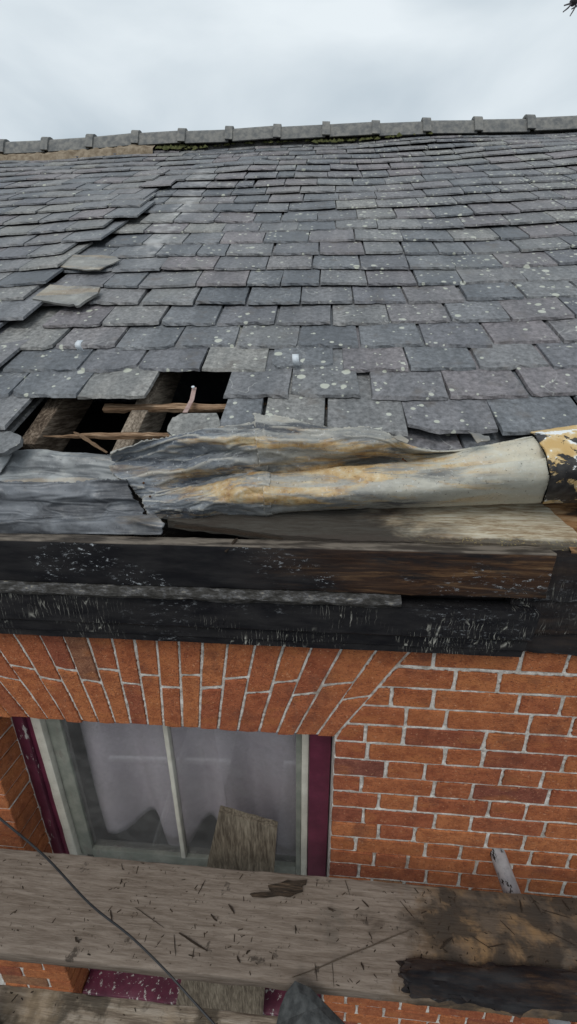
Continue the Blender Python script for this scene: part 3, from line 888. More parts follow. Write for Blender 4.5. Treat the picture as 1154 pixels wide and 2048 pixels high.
# moss tufts along the ridge joint
mb = MB()
for (xa, xb, nn, ds) in ((-1.40, -1.0, 90, 0.08), (-0.95, -0.1, 35, 0.02), (-0.15, 0.75, 120, 0.05), (0.75, 1.6, 25, 0.02)):
    for i in range(nn):
        X = random.uniform(xa, xb)
        s_ = RIDGE_S - 0.07 - abs(random.gauss(0, ds)) * 0.6
        r_ = random.uniform(0.008, 0.022)
        c0 = roofpt(X, s_, 0.01 + roof_h(X, s_))
        vs = []
        for k in range(6):
            a = k * math.pi / 3 + random.random()
            vs.append(c0 + EX * (r_ * 1.3 * math.cos(a)) + ES * (r_ * math.sin(a)) + EN * random.uniform(-0.004, 0.004))
        vs.append(c0 + EN * r_ * random.uniform(0.5, 1.1))
        mb.add(vs, [(k, (k + 1) % 6, 6) for k in range(6)], random.random())
mo = mb.build('moss', MT['moss'], roof, True)
mo['kind'] = 'stuff'

# ================================================================== BRICK WALL
wall = empty('brick_wall')
tag(wall, 'orange red brick wall in flemish bond with splayed flat arch over the window', 'wall')
CO = 0.0690           # course height
quads = []            # all brick outlines in the wall plane for the mortar surface
def brick_geo(q, depth=0.09, proud=0.0, chip=1.0):
    """q: 4 corners (x,z) clockwise from top-left -> closed brick with rough arrises"""
    q = [np.array(p, float) for p in q]
    cen = sum(q) / 4
    per = []
    for i in range(4):
        a, b = q[i], q[(i + 1) % 4]
        L = np.linalg.norm(b - a)
        n = 4 if L > 0.13 else (3 if L > 0.08 else 2)
        for k in range(n):
            p = a + (b - a) * (k / n)
            inw = (cen - p) / np.linalg.norm(cen - p)
            per.append(p + inw * (abs(random.gauss(0, 0.0014)) * chip + (0.003 * random.random() if k == 0 else 0)))
    n = len(per)
    tilt = (random.gauss(0, 0.004), random.gauss(0, 0.006))
    fr, ou, bk_ = [], [], []
    for p in per:
        d = p - cen
        yy = -proud + d[0] * tilt[0] + d[1] * tilt[1]
        inn = p - d / np.linalg.norm(d) * random.uniform(0.0015, 0.0038)
        fr.append((inn[0], yy, inn[1])); ou.append((p[0], yy + random.uniform(0.002, 0.0035), p[1])); bk_.append((p[0], depth, p[1]))
    faces = [tuple(range(n))]
    for i in range(n):
        j = (i + 1) % n
        faces.append((i, i + n, j + n, j)); faces.append((i + n, i + 2 * n, j + 2 * n, j + n))
    faces = [tuple(reversed(f)) for f in faces]
    return fr + ou + bk_, faces
def add_brick(q, **k):
    quads.append([np.array(p, float) for p in q])
    pr = abs(random.gauss(0, 0.0012))
    v, f = brick_geo(q, proud=pr, **k)
    o = mesh_obj('brick', v, f, MT['brick'], wall, False, random.random())
    fix_normals(o)
JT = 0.0039           # half joint
# arch voussoirs: bottom X, top X (at Z=-0.265 and Z=0.052), measured along the soffit and the head
BX = [-1.115, -1.058, -1.000, -0.942, -0.880, -0.823, -0.769, -0.718, -0.665, -0.616, -0.561, -0.513, -0.455, -0.403, -0.346, -0.286, -0.222, -0.169, -0.115, -0.052, 0.000]
TX = [-1.285, -1.222, -1.155, -1.08, -1.00, -0.918, -0.839, -0.769, -0.700, -0.627, -0.563, -0.498, -0.435, -0.369, -0.298, -0.222, -0.145, -0.068, 0.012, 0.104, 0.189]
ZB, ZT = -0.263, 0.052
ZTOP = 0.125
def vx(i, z):
    return BX[i] + (TX[i] - BX[i]) * (z - ZB) / (ZT - ZB)
for i in range(len(BX) - 1):
    zc = -0.070 if i % 2 == 0 else -0.110
    zc += random.gauss(0, 0.004)
    sl_ = 0.02 * ((i - 10) / 10)          # cross joints stay square to the voussoir
    def pt(e, z): return vx(i + e, z)
    jt = JT * 0.8
    zl, zr = zc - sl_ * 0.5, zc + sl_ * 0.5
    b0 = ZB + random.gauss(0, 0.002)
    add_brick([(pt(0, zl) + jt, zl - jt), (pt(1, zr) - jt, zr - jt), (pt(1, b0) - jt, b0), (pt(0, b0) + jt, b0)])
    add_brick([(pt(0, ZTOP) + jt, ZTOP), (pt(1, ZTOP) - jt, ZTOP), (pt(1, zr) - jt, zr + jt), (pt(0, zl) + jt, zl + jt)])
def skew(z):          # the line on which the arch springs, left edge of the coursed wall
    return 0.0 if z < ZB else vx(len(BX) - 1, z)
# coursed flemish bond to the right. joint positions: header centred over stretcher
off = {0: 0.3405, 1: 0.253}
r = -2
while True:
    zt = -r * CO
    zb = zt - CO
    if zb < -2.25: break
    jx = []
    # flemish: alternate courses shifted by 0.169; first perpend near the jamb varies
    x = (0.096 if r % 2 == 0 else 0.153) + 0.009 * math.sin(r * 1.7)
    if r < 4:
        x = {-2: 0.09, -1: 0.253, 0: 0.316, 1: 0.154, 2: 0.253 - 0.075, 3: 0.09}[r]
    st = (r % 2 == 0)
    if r < 4: st = {-2: True, -1: True, 0: False, 1: False, 2: False, 3: False}[r]
    if r == 2: x, st = 0.2, False
    xs = [x]
    k = 0
    while xs[-1] < 1.15:
        xs.append(xs[-1] + (0.222 if st else 0.1115) + random.gauss(0, 0.0025))
        st = not st
    # fill back towards the arch or jamb
    le = skew((zt + zb) / 2)
    back = x
    stb = {-2: False, -1: False, 0: True, 1: True, 2: True, 3: True}.get(r, True)
    while back - le > 0.25:
        back -= 0.222 if stb else 0.1115
        xs.insert(0, back); stb = not stb
    xs = [None] + xs
    dz = random.gauss(0, 0.001)
    for i in range(len(xs) - 1):
        za, zb_ = zt - JT + random.gauss(0, 0.0008) + dz, zb + JT + random.gauss(0, 0.0008) + dz
        if xs[i] is None:
            a_t, a_b = skew(za) + JT, skew(zb_) + JT
            if zb_ > ZB: pass
        else:
            a_t = a_b = xs[i] + JT
            if a_b < skew(zb_) + JT: a_b = skew(zb_) + JT
            if a_t < skew(za) + JT: a_t = skew(za) + JT
        b_t = b_b = xs[i + 1] - JT
        if b_t - a_t < 0.012:
            if b_b - a_b < 0.03: continue
            b_t = a_t + 0.006
        add_brick([(a_t, za), (b_t, za), (b_b, zb_), (a_b, zb_)])
    r += 1
# left pier: bricks that turn the corner into the window reveal
XL = -1.112
for r in range(3, 33):
    zt, zb = -r * CO - JT, -(r + 1) * CO + JT
    if -1.30 > zb > -1.60: continue
    w1 = 0.222 if r % 2 else 0.1115
    for (xa, xb) in ((XL - w1 + 2 * JT, XL), (XL - w1 - (0.1115 if r % 2 else 0.222) + JT, XL - w1)):
        v, f = brick_geo([(xa, zt), (xb, zt), (xb, zb), (xa, zb)], depth=0.101, proud=abs(random.gauss(0, 0.001)))
        o = mesh_obj('brick', v, f, MT['brick'], wall, False, random.random())
        fix_normals(o)
        quads.append([np.array(p) for p in ((xa, zt), (xb, zt), (xb, zb), (xa, zb))])
# mortar: a roughly pointed surface standing in the joints
def mortar_patch(xa, xb, za, zb, st=0.0042):
    nx, nz = int((xb - xa) / st) + 1, int((zb - za) / st) + 1
    gx, gz = np.meshgrid(np.linspace(xa, xb, nx), np.linspace(za, zb, nz))
    best = np.full(gx.shape, -1.0)
    for q in quads:
        lo_ = np.min(q, axis=0); hi_ = np.max(q, axis=0)
        if hi_[0] < xa or lo_[0] > xb or hi_[1] < za or lo_[1] > zb: continue
        d = np.full(gx.shape, 9.0)
        for i in range(4):
            a, b = q[i], q[(i + 1) % 4]
            e = (b - a) / np.linalg.norm(b - a)
            d = np.minimum(d, (gx - a[0]) * e[1] - (gz - a[1]) * e[0])
        best = np.maximum(best, d)
    # clockwise quads in (x,z): the inside is on the right-hand side
    n1 = np.array([[fbm(x * 60, z * 60, 3.0, 3) for x in gx[0]] for z in gz[:, 0]])
    n2 = np.array([[fbm(x * 11, z * 11, 8.0, 2) for x in gx[0]] for z in gz[:, 0]])
    lim = 0.0002 + 0.0040 * np.clip(n1 + n2 * 0.9, -0.7, 1)
    y = np.where(best > lim + 0.0035, 0.012, 0.0022 + 0.0022 * n1 + 0.0015 * n2)
    y = np.where((best > lim) & (best <= lim + 0.0035), 0.0035, y)
    vs = np.stack([gx, y, gz], -1).reshape(-1, 3)
    ii = np.arange((nz - 1) * nx).reshape(nz - 1, nx)[:, :-1].ravel()
    fs = np.stack([ii, ii + 1, ii + nx + 1, ii + nx], -1)
    me = bpy.data.meshes.new('mortar')
    me.vertices.add(len(vs)); me.vertices.foreach_set('co', vs.astype(np.float32).ravel())
    me.loops.add(fs.size); me.loops.foreach_set('vertex_index', fs.astype(np.int32).ravel())
    me.polygons.add(len(fs)); me.polygons.foreach_set('loop_start', np.arange(0, fs.size, 4, dtype=np.int32))
    me.update(calc_edges=True)
    me.polygons.foreach_set('use_smooth', [True] * len(me.polygons))
    me.materials.append(MT['mortar'])
    o = bpy.data.objects.new('mortar', me); C.objects.link(o); o.parent = wall
    return o
mortar_patch(-1.30, 0.004, -0.258, 0.13)
mortar_patch(0.004, 1.15, -1.0, 0.13)
mortar_patch(0.004, 0.95, -2.2, -1.0, 0.008)
mesh_obj('mortar', box_pts((XL - 0.5, 0.004, -2.3), (0.4925, 0, 0), (0, 0.096, 0), (0, 0, 2.0)), BOXF, MT['mortar'], wall)
core = MB()
core.add(box_pts((0.003, 0.013, -4.6), (3, 0, 0), (0, 0.2, 0), (0, 0, 4.70)), BOXF)
core.add(box_pts((-4.6, 0.101, -4.6), (3.49, 0, 0), (0, 0.11, 0), (0, 0, 4.70)), BOXF)
core.add(box_pts((-1.11, 0.013, -0.262), (1.113, 0, 0), (0, 0.2, 0), (0, 0, 0.36)), BOXF)
core.add(box_pts((-1.11, 0.013, -4.6), (1.113, 0, 0), (0, 0.2, 0), (0, 0, 2.55)), BOXF)
core.build('wall_core', MT['mortar'], wall)

# ================================================================== WINDOW
win = empty('sash_window')
tag(win, 'maroon framed sash window with cream glazing bar under the brick arch', 'window')
ZS = -1.98
worn_beam('frame', (-1.111, 0.100, ZS), (0, 0, 1.74), (0.040, 0, 0), (0, 0.07, 0), MT['maroon_flaky'], win, nx=40, ny=3, nz=3, jit=0.0012, rnd=0.2, seed=1)
worn_beam('frame', (-1.070, 0.112, ZS), (0, 0, 1.74), (0.020, 0, 0), (0, 0.06, 0), MT['maroon'], win, nx=30, ny=3, nz=3, jit=0.0008, rnd=0.3, seed=2)
worn_beam('frame', (-0.072, 0.095, ZS), (0, 0, 1.74), (0.071, 0, 0), (0, 0.07, 0), MT['maroon'], win, nx=30, ny=4, nz=3, jit=0.0008, rnd=0.4, seed=3)
worn_beam('frame', (-1.05, 0.10, -0.30), (0.98, 0, 0), (0, 0.07, 0), (0, 0, 0.06), MT['maroon'], win, nx=12, ny=3, nz=3, jit=0.0006, rnd=0.4, seed=4)
for (x, w, k) in ((-1.049, 0.034, 5), (-0.098, 0.024, 6)):
    worn_beam('stop_bead', (x, 0.108, ZS + 0.03), (0, 0, 1.70), (w, 0, 0), (0, 0.05, 0), MT['cream'], win, nx=30, ny=3, nz=3, jit=0.0008, rnd=0.5, seed=k)
sash = mesh_obj('sash', box_pts((-0.118, 0.122, -1.14), (0.019, 0, 0), (0, 0.03, 0), (0, 0, 0.86)), BOXF, MT['greygreen'], win)
worn_beam('stile', (-1.014, 0.128, -1.14), (0, 0, 0.86), (0.055, 0, 0), (0, 0.03, 0), MT['greygreen'], sash, nx=20, ny=3, nz=3, jit=0.001, rnd=0.5, seed=8)
worn_beam('meeting_rail', (-0.959, 0.122, -1.145), (0.841, 0, 0), (0, 0.04, 0), (0, 0, 0.052), MT['greygreen'], sash, nx=24, ny=3, nz=3, jit=0.001, rnd=0.5, seed=9)
worn_beam('glazing_bar', (-0.579, 0.118, -1.094), (0, 0, 0.82), (0.017, 0, 0), (0, 0.03, 0), MT['cream'], sash, nx=24, ny=3, nz=3, jit=0.0008, bev=0.003, rnd=0.5, seed=10)
for (xa, xb) in ((-0.958, -0.580), (-0.561, -0.119)):
    mesh_obj('pane', box_pts((xa, 0.1375, -1.092), (xb - xa, 0, 0), (0, 0.004, 0), (0, 0, 0.81)), BOXF, MT['glass'], win)
lower = mesh_obj('lower_sash', box_pts((-1.014, 0.150, -1.97), (0.92, 0, 0), (0, 0.02, 0), (0, 0, 0.10)), BOXF, MT['cream'], win)
mesh_obj('pane', box_pts((-1.014, 0.158, -1.87), (0.92, 0, 0), (0, 0.004, 0), (0, 0, 0.72)), BOXF, MT['glass'], win)
worn_beam('sill', (-1.105, 0.028, -2.03), (1.10, 0, 0), (0, 0.13, 0), (0, 0, 0.075), MT['maroon_flaky'], win, nx=40, ny=4, nz=3, jit=0.002, rnd=0.5, seed=12)
worn_beam('sill', (-1.105, -0.03, -2.06), (1.10, 0, 0), (0, 0.10, 0), (0, 0, 0.05), MT['sill'], win, nx=30, ny=4, nz=3, jit=0.002, rnd=0.5, seed=13)
# room behind the glass
rm = MB()
rm.add([(-2.4, 0.22, -3.2), (1.4, 0.22, -3.2), (1.4, 2.6, -3.2), (-2.4, 2.6, -3.2)], [(0, 1, 2, 3)])
rm.add([(-2.4, 2.6, -3.2), (1.4, 2.6, -3.2), (1.4, 2.6, 0.1), (-2.4, 2.6, 0.1)], [(0, 1, 2, 3)])
rm.add([(-2.4, 0.22, 0.1), (1.4, 0.22, 0.1), (1.4, 2.6, 0.1), (-2.4, 2.6, 0.1)], [(0, 3, 2, 1)])
rm.add([(-2.4, 0.22, -3.2), (-2.4, 2.6, -3.2), (-2.4, 2.6, 0.1), (-2.4, 0.22, 0.1)], [(0, 1, 2, 3)])
rm.add([(1.4, 0.22, -3.2), (1.4, 2.6, -3.2), (1.4, 2.6, 0.1), (1.4, 0.22, 0.1)], [(3, 2, 1, 0)])
tag(rm.build('room', MT['room']), kind='structure')
# net curtains: gathered sheets with scalloped hems
def curtain(xa, xb, hemf, seed, label, ydep=0.235, lean=0.0):
    nx_, nz_ = 90, 26
    vs, fs = [], []
    for i in range(nx_ + 1):
        u = i / nx_
        for k in range(nz_ + 1):
            f = k / nz_
            x = xa + (xb - xa) * u
            zb_ = hemf(x)
            z = -0.24 + (zb_ + 0.24) * f
            x2 = x + lean * f
            fold = 0.040 * math.sin(x * 24 + seed + 1.2 * math.sin(f * 2)) + 0.006 * math.sin(x * 47 + seed * 2) + 0.01 * fbm(x * 6, z * 2, seed)
            vs.append((x2, ydep + fold * (0.5 + 0.7 * f), z))
    for i in range(nx_):
        for k in range(nz_):
            a = i * (nz_ + 1) + k
            fs.append((a, a + nz_ + 1, a + nz_ + 2, a + 1))
    o = mesh_obj('curtain', vs, fs, MT['curtain'], None, True)
    md = o.modifiers.new('thickness', 'SOLIDIFY'); md.thickness = 0.0015
    return tag(o, label, 'curtain', 'curtains in the window')
curtain(-0.98, -0.43, lambda x: -1.125 + 0.045 * math.sin((x + 0.98) * 17 - 0.5) + 0.02 * math.sin(x * 31), 1.0, 'wide grey curtain filling the left half of the window', 0.235, 0.04)
curtain(-0.45, -0.02, lambda x: -1.28 + 0.03 * math.sin(x * 23), 2.3, 'narrower grey curtain behind the right-hand pane above the leaning board', 0.232, 0.07)

# ================================================================== TIMBER GUTTER
XG0, XG1 = -1.75, 0.458
t = worn_beam('gutter_board', (XG0, -0.060, 0.258), (XG1 - XG0, 0, 0), (0, 0.042, 0), (0, 0, 0.113), MT['black_upper'], None, nx=120, ny=4, nz=8, jit=0.0022, bev=0.003, endjit=0.006, rnd=0.4, seed=3)
tag(t, 'upper gutter board with flaking black paint, brown bare wood and sawn right end', 'board')
# moulding: sloping flaky ledge
def profile_run(name, prof, xa, xb, mat, parent=None, nx=140, jit=0.002, seed=0.0, endf=None):
    vs, fs = [], []
    n = len(prof)
    for i in range(nx + 1):
        X = xa + (xb - xa) * i / nx
        for k, (y, z) in enumerate(prof):
            j1 = fbm(X * 14 + seed, k * 3.1, seed, 3) * jit
            j2 = fbm(X * 60 + seed, k * 5.7, seed + 4, 2) * jit * 0.6
            vs.append((X + (endf(y, z) if endf and i == nx else 0), y + j1 + j2, z + j1 * 0.7 - j2))
    for i in range(nx):
        for k in range(n):
            k2 = (k + 1) % n
            fs.append((i * n + k, i * n + k2, (i + 1) * n + k2, (i + 1) * n + k))
    fs.append(tuple(range(n))); fs.append(tuple(nx * n + k for k in range(n - 1, -1, -1)))
    o = mesh_obj(name, vs, fs, mat, parent, False, 0.5)
    fix_normals(o)
    return o
o = profile_run('moulding', [(-0.030, 0.2565), (-0.0625, 0.2565), (-0.072, 0.2525), (-0.079, 0.247), (-0.081, 0.242), (-0.078, 0.236), (-0.067, 0.2255), (-0.030, 0.2255)], XG0, 0.135, MT['flaky'], jit=0.0035, seed=1.0)
tag(o, 'flaking grey cornice strip between the two black gutter boards', 'moulding')
o = profile_run('fascia_board', [(-0.028, 0.2245), (-0.064, 0.2245), (-0.066, 0.150), (-0.062, 0.146), (-0.0545, 0.145), (-0.0545, 0.112), (-0.050, 0.1075), (-0.050, 0.090), (-0.018, 0.088), (-0.018, 0.2245)], XG0, 0.452, MT['black_lower'], jit=0.0012, seed=2.0, endf=lambda y, z: -0.10 * (0.2245 - z))
tag(o, 'lower black fascia board with crazed paint just above the brick arch', 'board')
o = profile_run('fascia_board', [(0.02, 0.355), (-0.030, 0.352), (-0.034, 0.24), (-0.030, 0.235), (-0.032, 0.150), (-0.026, 0.146), (-0.024, 0.088), (0.02, 0.088)], 0.40, 1.6, MT['black_tar'], nx=90, jit=0.006, seed=5.0)
tag(o, 'charred black rotten fascia set back at the right end of the gutter', 'board')
# solid back wall of the gutter and the sole boards
o = worn_beam('gutter_timber', (-1.75, 0.0, 0.13), (3.3, 0, 0), (0, 0.17, 0), (0, 0, 0.19), MT['black_tar'], None, nx=40, ny=3, nz=3, jit=0.003, seed=9)
tag(o, 'dark timber bed at the bottom of the gutter under the boards', 'board')
def sole(name, xa, xb, mat, label, yfront, seed, zadd=0.0, ny=10, xskew=0.0):
    nx_ = 70
    vs, fs = [], []
    th = 0.020
    for lay in (0, 1):
        for i in range(nx_ + 1):
            X = xa + (xb - xa) * i / nx_
            for k in range(ny + 1):
                f = k / ny
                y = yfront(X) + (0.150 - yfront(X)) * f
                z = 0.362 + zadd + (y + 0.010) * 0.50 + 0.0035 * fbm(X * 5, y * 40, seed) + 0.003 * fbm(X * 30, y * 60, seed)
                vs.append((X + xskew * (0.15 - y) * (1 if i == nx_ else (1 if i == 0 else 0)), y, z - lay * th))
    n1 = (nx_ + 1) * (ny + 1)
    for i in range(nx_):
        for k in range(ny):
            a = i * (ny + 1) + k
            fs.append((a, a + ny + 1, a + ny + 2, a + 1)); fs.append((n1 + a, n1 + a + 1, n1 + a + ny + 2, n1 + a + ny + 1))
    for i in range(nx_):
        a = i * (ny + 1); fs.append((a, n1 + a, n1 + a + ny + 1, a + ny + 1))
        a = i * (ny + 1) + ny; fs.append((a, a + ny + 1, n1 + a + ny + 1, n1 + a))
    for k in range(ny):
        fs.append((k, k + 1, n1 + k + 1, n1 + k)); a = nx_ * (ny + 1) + k; fs.append((a, n1 + a, n1 + a + 1, a + 1))
    o = mesh_obj(name, vs, fs, mat, None, True, 0.5)
    fix_normals(o)
    o.data.set_sharp_from_angle(angle=math.radians(40))
    return tag(o, label, 'board')
sole('sole_board', -0.46, 0.500, MT['sole'], 'pale weathered sole board lying under the rolled lead', lambda X: 0.0005 + 0.045 * max(0, min(1, (-0.05 - X) / 0.4)) + 0.002 * fbm(X * 12, 1, 1), 1.0, 0.0, xskew=0.45)
sole('sole_board', 0.505, 1.5, MT['sole_brown'], 'brown and black stained sole board at the far right of the gutter', lambda X: -0.012 + 0.003 * fbm(X * 12, 4, 1), 2.0, -0.003, xskew=0.45)

# slivers of wood lying in the gap beside the front board
def sliver(name, p, q, w, mat, label=None, cat=None, parent=None, group=None, n=6, curve=0.0, flat=0.5):
    p, q = np.array(p, float), np.array(q, float)
    d = q - p
    L = np.linalg.norm(d); d = d / L
    side = np.cross(d, [0, 0, 1.0])
    if np.linalg.norm(side) < 0.05: side = np.array([1.0, 0, 0])
    side /= np.linalg.norm(side)
    upv = np.cross(side, d)
    mb = MB()
    sd_ = random.random() * 50
    for i in range(n + 1):
        f = i / n
        ww = w * (0.25 + 0.75 * math.sin(math.pi * min(1, 0.12 + f * 0.8))) * (1 + 0.35 * fbm(f * 5, sd_, 1))
        c_ = p + d * L * f + upv * curve * math.sin(math.pi * f) + side * w * 0.5 * fbm(f * 3, sd_, 7)
        ring = [c_ - side * ww / 2, c_ + side * ww / 2 * (0.8 + 0.4 * random.random()), c_ + side * ww * 0.4 + upv * ww * flat, c_ - side * ww * 0.35 + upv * ww * flat * random.uniform(0.7, 1.2)]
        b = len(mb.v)
        mb.add(ring, [], random.random())
        if i:
            for k in range(4): mb.f.append((b - 4 + k, b - 4 + (k + 1) % 4, b + (k + 1) % 4, b + k))
    mb.f.append((3, 2, 1, 0)); b = len(mb.v) - 4; mb.f.append((b, b + 1, b + 2, b + 3))
    o = mb.build(name, mat, parent)
    fix_normals(o)
    if label: tag(o, label, cat, group)
    return o
sliver('wood_splinter', onY(452, 1105, -0.064), onZ(475, 1077, 0.378), 0.010, MT['bark'], 'black splinter sticking up over the edge of the upper gutter board', 'splinter')
sliver('wood_splinter', onY(350, 1052, 0.01), onY(565, 1078, -0.008), 0.014, MT['bark'], 'long dark split strip of wood in the gap behind the upper gutter board', 'splinter', n=16)
sliver('wood_splinter', roofpt(-0.725, 0.022, -0.03), onY(214, 906, 0.115), 0.011, MT['raw_wood'], 'thin broken batten splinter hanging across the roof hole', 'splinter', n=12)

# ================================================================== LEAD
def catmull(P, n):
    P = np.asarray(P, float)
    m_ = len(P)
    out = []
    for t_ in np.linspace(0, m_ - 1, n):
        i = min(int(t_), m_ - 2); f = t_ - i
        p0, p1, p2, p3 = P[max(i - 1, 0)], P[i], P[i + 1], P[min(i + 2, m_ - 1)]
        out.append(0.5 * ((2 * p1) + (-p0 + p2) * f + (2 * p0 - 5 * p1 + 4 * p2 - p3) * f * f + (-p0 + 3 * p1 - 3 * p2 + p3) * f ** 3))
    return np.array(out)
def sheet(name, stations, mat, nu=120, nv=60, th=0.003, wr=0.004, wfreq=(4, 14), seed=0.0, fine=0.0012, dent=None, tear=0.0, fade=None, clampr=0.0, facet=0.0):
    def cl(x, y, Y):
        if clampr and y < 905:
            Y = min(Y, onR(x, min(y, 874), clampr)[1])
        return onY(x, y, Y)
    S = np.array([[cl(*c) for c in st] for st in stations])
    A = np.array([catmull(st, nv) for st in S])
    G = np.array([catmull(A[:, k], nu) for k in range(nv)])      # nv x nu x 3
    du = np.gradient(G, axis=1); dv = np.gradient(G, axis=0)
    N = np.cross(du, dv); N /= np.maximum(np.linalg.norm(N, axis=2, keepdims=True), 1e-9)
    for k in range(nv):
        for i in range(nu):
            p = G[k, i]
            v_ = k / (nv - 1)
            amp = 1.0 if fade is None else fade(i / (nu - 1), v_)
            d = wr * amp * fbm(p[0] * wfreq[0] + seed, v_ * wfreq[1], seed, 3) + fine * fbm(p[0] * 45, p[1] * 45, p[2] * 45 + seed, 3)
            if tear:
                e = min(i, 2) == i and i < 2
            rg = 1.0 - abs(fbm(p[0] * wfreq[0] * 1.7 + seed * 3, v_ * wfreq[1] * 1.3, seed + 5, 2)) * 3.0
            d += -wr * 0.55 * amp * max(0.0, rg) ** 2
            if facet:
                q_ = Vector((p[0] * 3.6 + seed, v_ * 6.0 + 0.6 * fbm(p[0] * 5, v_ * 4, seed, 2), seed))
                ds_ = mnoise.voronoi(q_)[0]
                d -= facet * amp * (max(0.0, 0.32 - (ds_[1] - ds_[0])) / 0.32) ** 1.3
                ds_ = mnoise.voronoi(q_ * 2.3)[0]
                d += facet * 0.22 * amp * (max(0.0, 0.30 - (ds_[1] - ds_[0])) / 0.30) ** 1.3
            if dent: d += dent(p, i / (nu - 1), v_)
            G[k, i] = p + N[k, i] * d
    if tear:
        for i in range(nu):
            G[0, i] += (G[0, i] - G[1, i]) / np.linalg.norm(G[0, i] - G[1, i]) * tear * fbm(i * 0.35, seed, 3.3, 3)
        for k in range(nv):
            for e, nb in ((0, 1), (nu - 1, nu - 2)):
                dd = G[k, e] - G[k, nb]
                G[k, e] += dd / max(np.linalg.norm(dd), 1e-6) * tear * fbm(k * 0.4, seed + e, 5.3, 3)
    vs = G.reshape(-1, 3)
    fs = []
    for k in range(nv - 1):
        for i in range(nu - 1):
            a = k * nu + i
            fs.append((a, a + 1, a + nu + 1, a + nu))
    o = mesh_obj(name, vs, fs, mat, None, True, 0.5)
    md = o.modifiers.new('thickness', 'SOLIDIFY'); md.thickness = th; md.offset = 0
    return o, G
def und(st, dy=-12, dY=0.05):
    x, y, Y = st[-1]
    return st + [(x, y + dy, Y + dY)]
SA = [
 [(221, 903, .130), (223, 925, .115), (228, 950, .098), (255, 966, .080), (272, 985, .070), (287, 1005, .060), (296, 1025, .052), (325, 1042, .075)],
 [(285, 885, .135), (290, 905, .112), (300, 930, .100), (312, 955, .083), (322, 978, .070), (330, 1003, .058), (345, 1022, .050), (360, 1040, .078)],
 [(350, 871, .140), (355, 893, .112), (362, 918, .100), (370, 943, .092), (378, 968, .078), (385, 995, .058), (392, 1018, .046), (400, 1038, .078)],
 [(420, 856, .148), (423, 880, .122), (427, 905, .108), (430, 930, .092), (433, 958, .085), (436, 985, .055), (440, 1010, .042), (445, 1033, .078)],
 [(503, 846, .150), (505, 868, .128), (507, 893, .112), (510, 923, .094), (512, 952, .086), (514, 974, .050), (516, 1003, .034), (520, 1028, .078)],
 [(528, 846, .150), (530, 868, .128), (532, 893, .112), (534, 923, .095), (536, 952, .088), (540, 974, .050), (542, 1003, .034), (545, 1026, .078)],
]
def crease(st, k=4, d=0.022, up=6):
    st = list(st)
    x, y, Y = st[k]
    st[k] = (x, y, Y + d)
    x5, y5, Y5 = st[k + 1]
    st.insert(k + 1, (x5, y5 - up, Y5 + 0.018))
    if up > 12: st[k + 2] = (x5, y5 + 2, Y5 - 0.012)
    return st
SA = [und(crease(s, d=(0.012, 0.016, 0.024, 0.030, 0.034, 0.034)[i], up=(6, 8, 14, 18, 20, 20)[i])) for i, s in enumerate(SA)]
SB = [
 [(508, 834, .149), (512, 862, .124), (514, 890, .108), (518, 920, .090), (522, 950, .082), (526, 972, .046), (528, 1003, .030), (530, 1028, .078)],
 [(577, 838, .150), (577, 862, .128), (577, 890, .113), (577, 920, .098), (577, 953, .090), (577, 974, .052), (577, 1000, .032), (577, 1022, .078)],
 [(655, 855, .150), (657, 872, .138), (660, 895, .120), (660, 920, .108), (662, 945, .100), (664, 967, .058), (666, 997, .028), (668, 1018, .078)],
 [(750, 858, .150), (752, 874, .140), (754, 891, .126), (756, 909, .114), (758, 929, .102), (760, 950, .058), (762, 988, .022), (764, 1015, .075)],
 [(835, 896, .150), (838, 901, .142), (841, 907, .132), (843, 913, .118), (845, 921, .092), (847, 945, .045), (849, 983, .014), (851, 1013, .072)],
 [(955, 906, .165), (955, 899, .150), (956, 894, .130), (957, 895, .100), (960, 904, .060), (963, 934, .020), (966, 974, .008), (967, 1008, .068)],
 [(1050, 896, .165), (1050, 884, .150), (1050, 876, .128), (1053, 879, .092), (1063, 893, .050), (1074, 922, .015), (1078, 962, .006), (1070, 1004, .066)],
 [(1066, 894, .165), (1065, 881, .150), (1063, 874, .128), (1067, 876, .092), (1079, 890, .050), (1092, 920, .013), (1096, 961, .004), (1080, 1003, .065)],
]
SB = [und(crease(s, d=(0.034, 0.036, 0.038, 0.034, 0.012, 0, 0, 0)[i], up=(20, 22, 24, 22, 12, 3, 3, 3)[i]), -14, 0.055) for i, s in enumerate(SB)]
def dentA(p, u, v):
    d = 0.0
    for (x, y, r_, a) in ((300, 895, 0.02, -.004), (330, 960, 0.03, .006), (420, 935, 0.035, .007), (480, 905, 0.03, -.006), (400, 965, .03, -.006), (355, 990, .02, .005), (470, 965, .03, .006), (450, 890, .025, .005), (375, 900, .02, -.005)):
        q = onY(x, y, p[1])
        d2 = ((p[0] - q[0]) / (r_ * 1.8)) ** 2 + ((p[2] - q[2]) / (r_ * 0.6)) ** 2
        d += a * math.exp(-d2)
    return -d
def dentB(p, u, v):
    d = 0.0
    for (x, y, r_, a) in ((545, 890, .03, .005), (600, 905, .035, -.006), (640, 890, .025, .005), (690, 905, .03, .006), (600, 945, .03, .006), (720, 925, .03, -.005), (560, 930, .02, -.005), (780, 900, .025, .004), (535, 985, .02, .006), (680, 940, .03, .004)):
        q = onY(x, y, p[1])
        d2 = ((p[0] - q[0]) / (r_ * 2.2)) ** 2 + ((p[2] - q[2]) / (r_ * 0.5)) ** 2
        d += a * math.exp(-d2)
    return -d
leadA, GA = sheet('lead_sheet', SA, MT['lead_crumpled'], nu=170, nv=120, facet=0.0085, wr=0.006, wfreq=(5, 8), seed=1.0, dent=dentA, tear=0.005, clampr=0.010)
tag(leadA, 'crumpled blue grey lead sheet with nails over the edge of the roof hole', 'lead sheet')
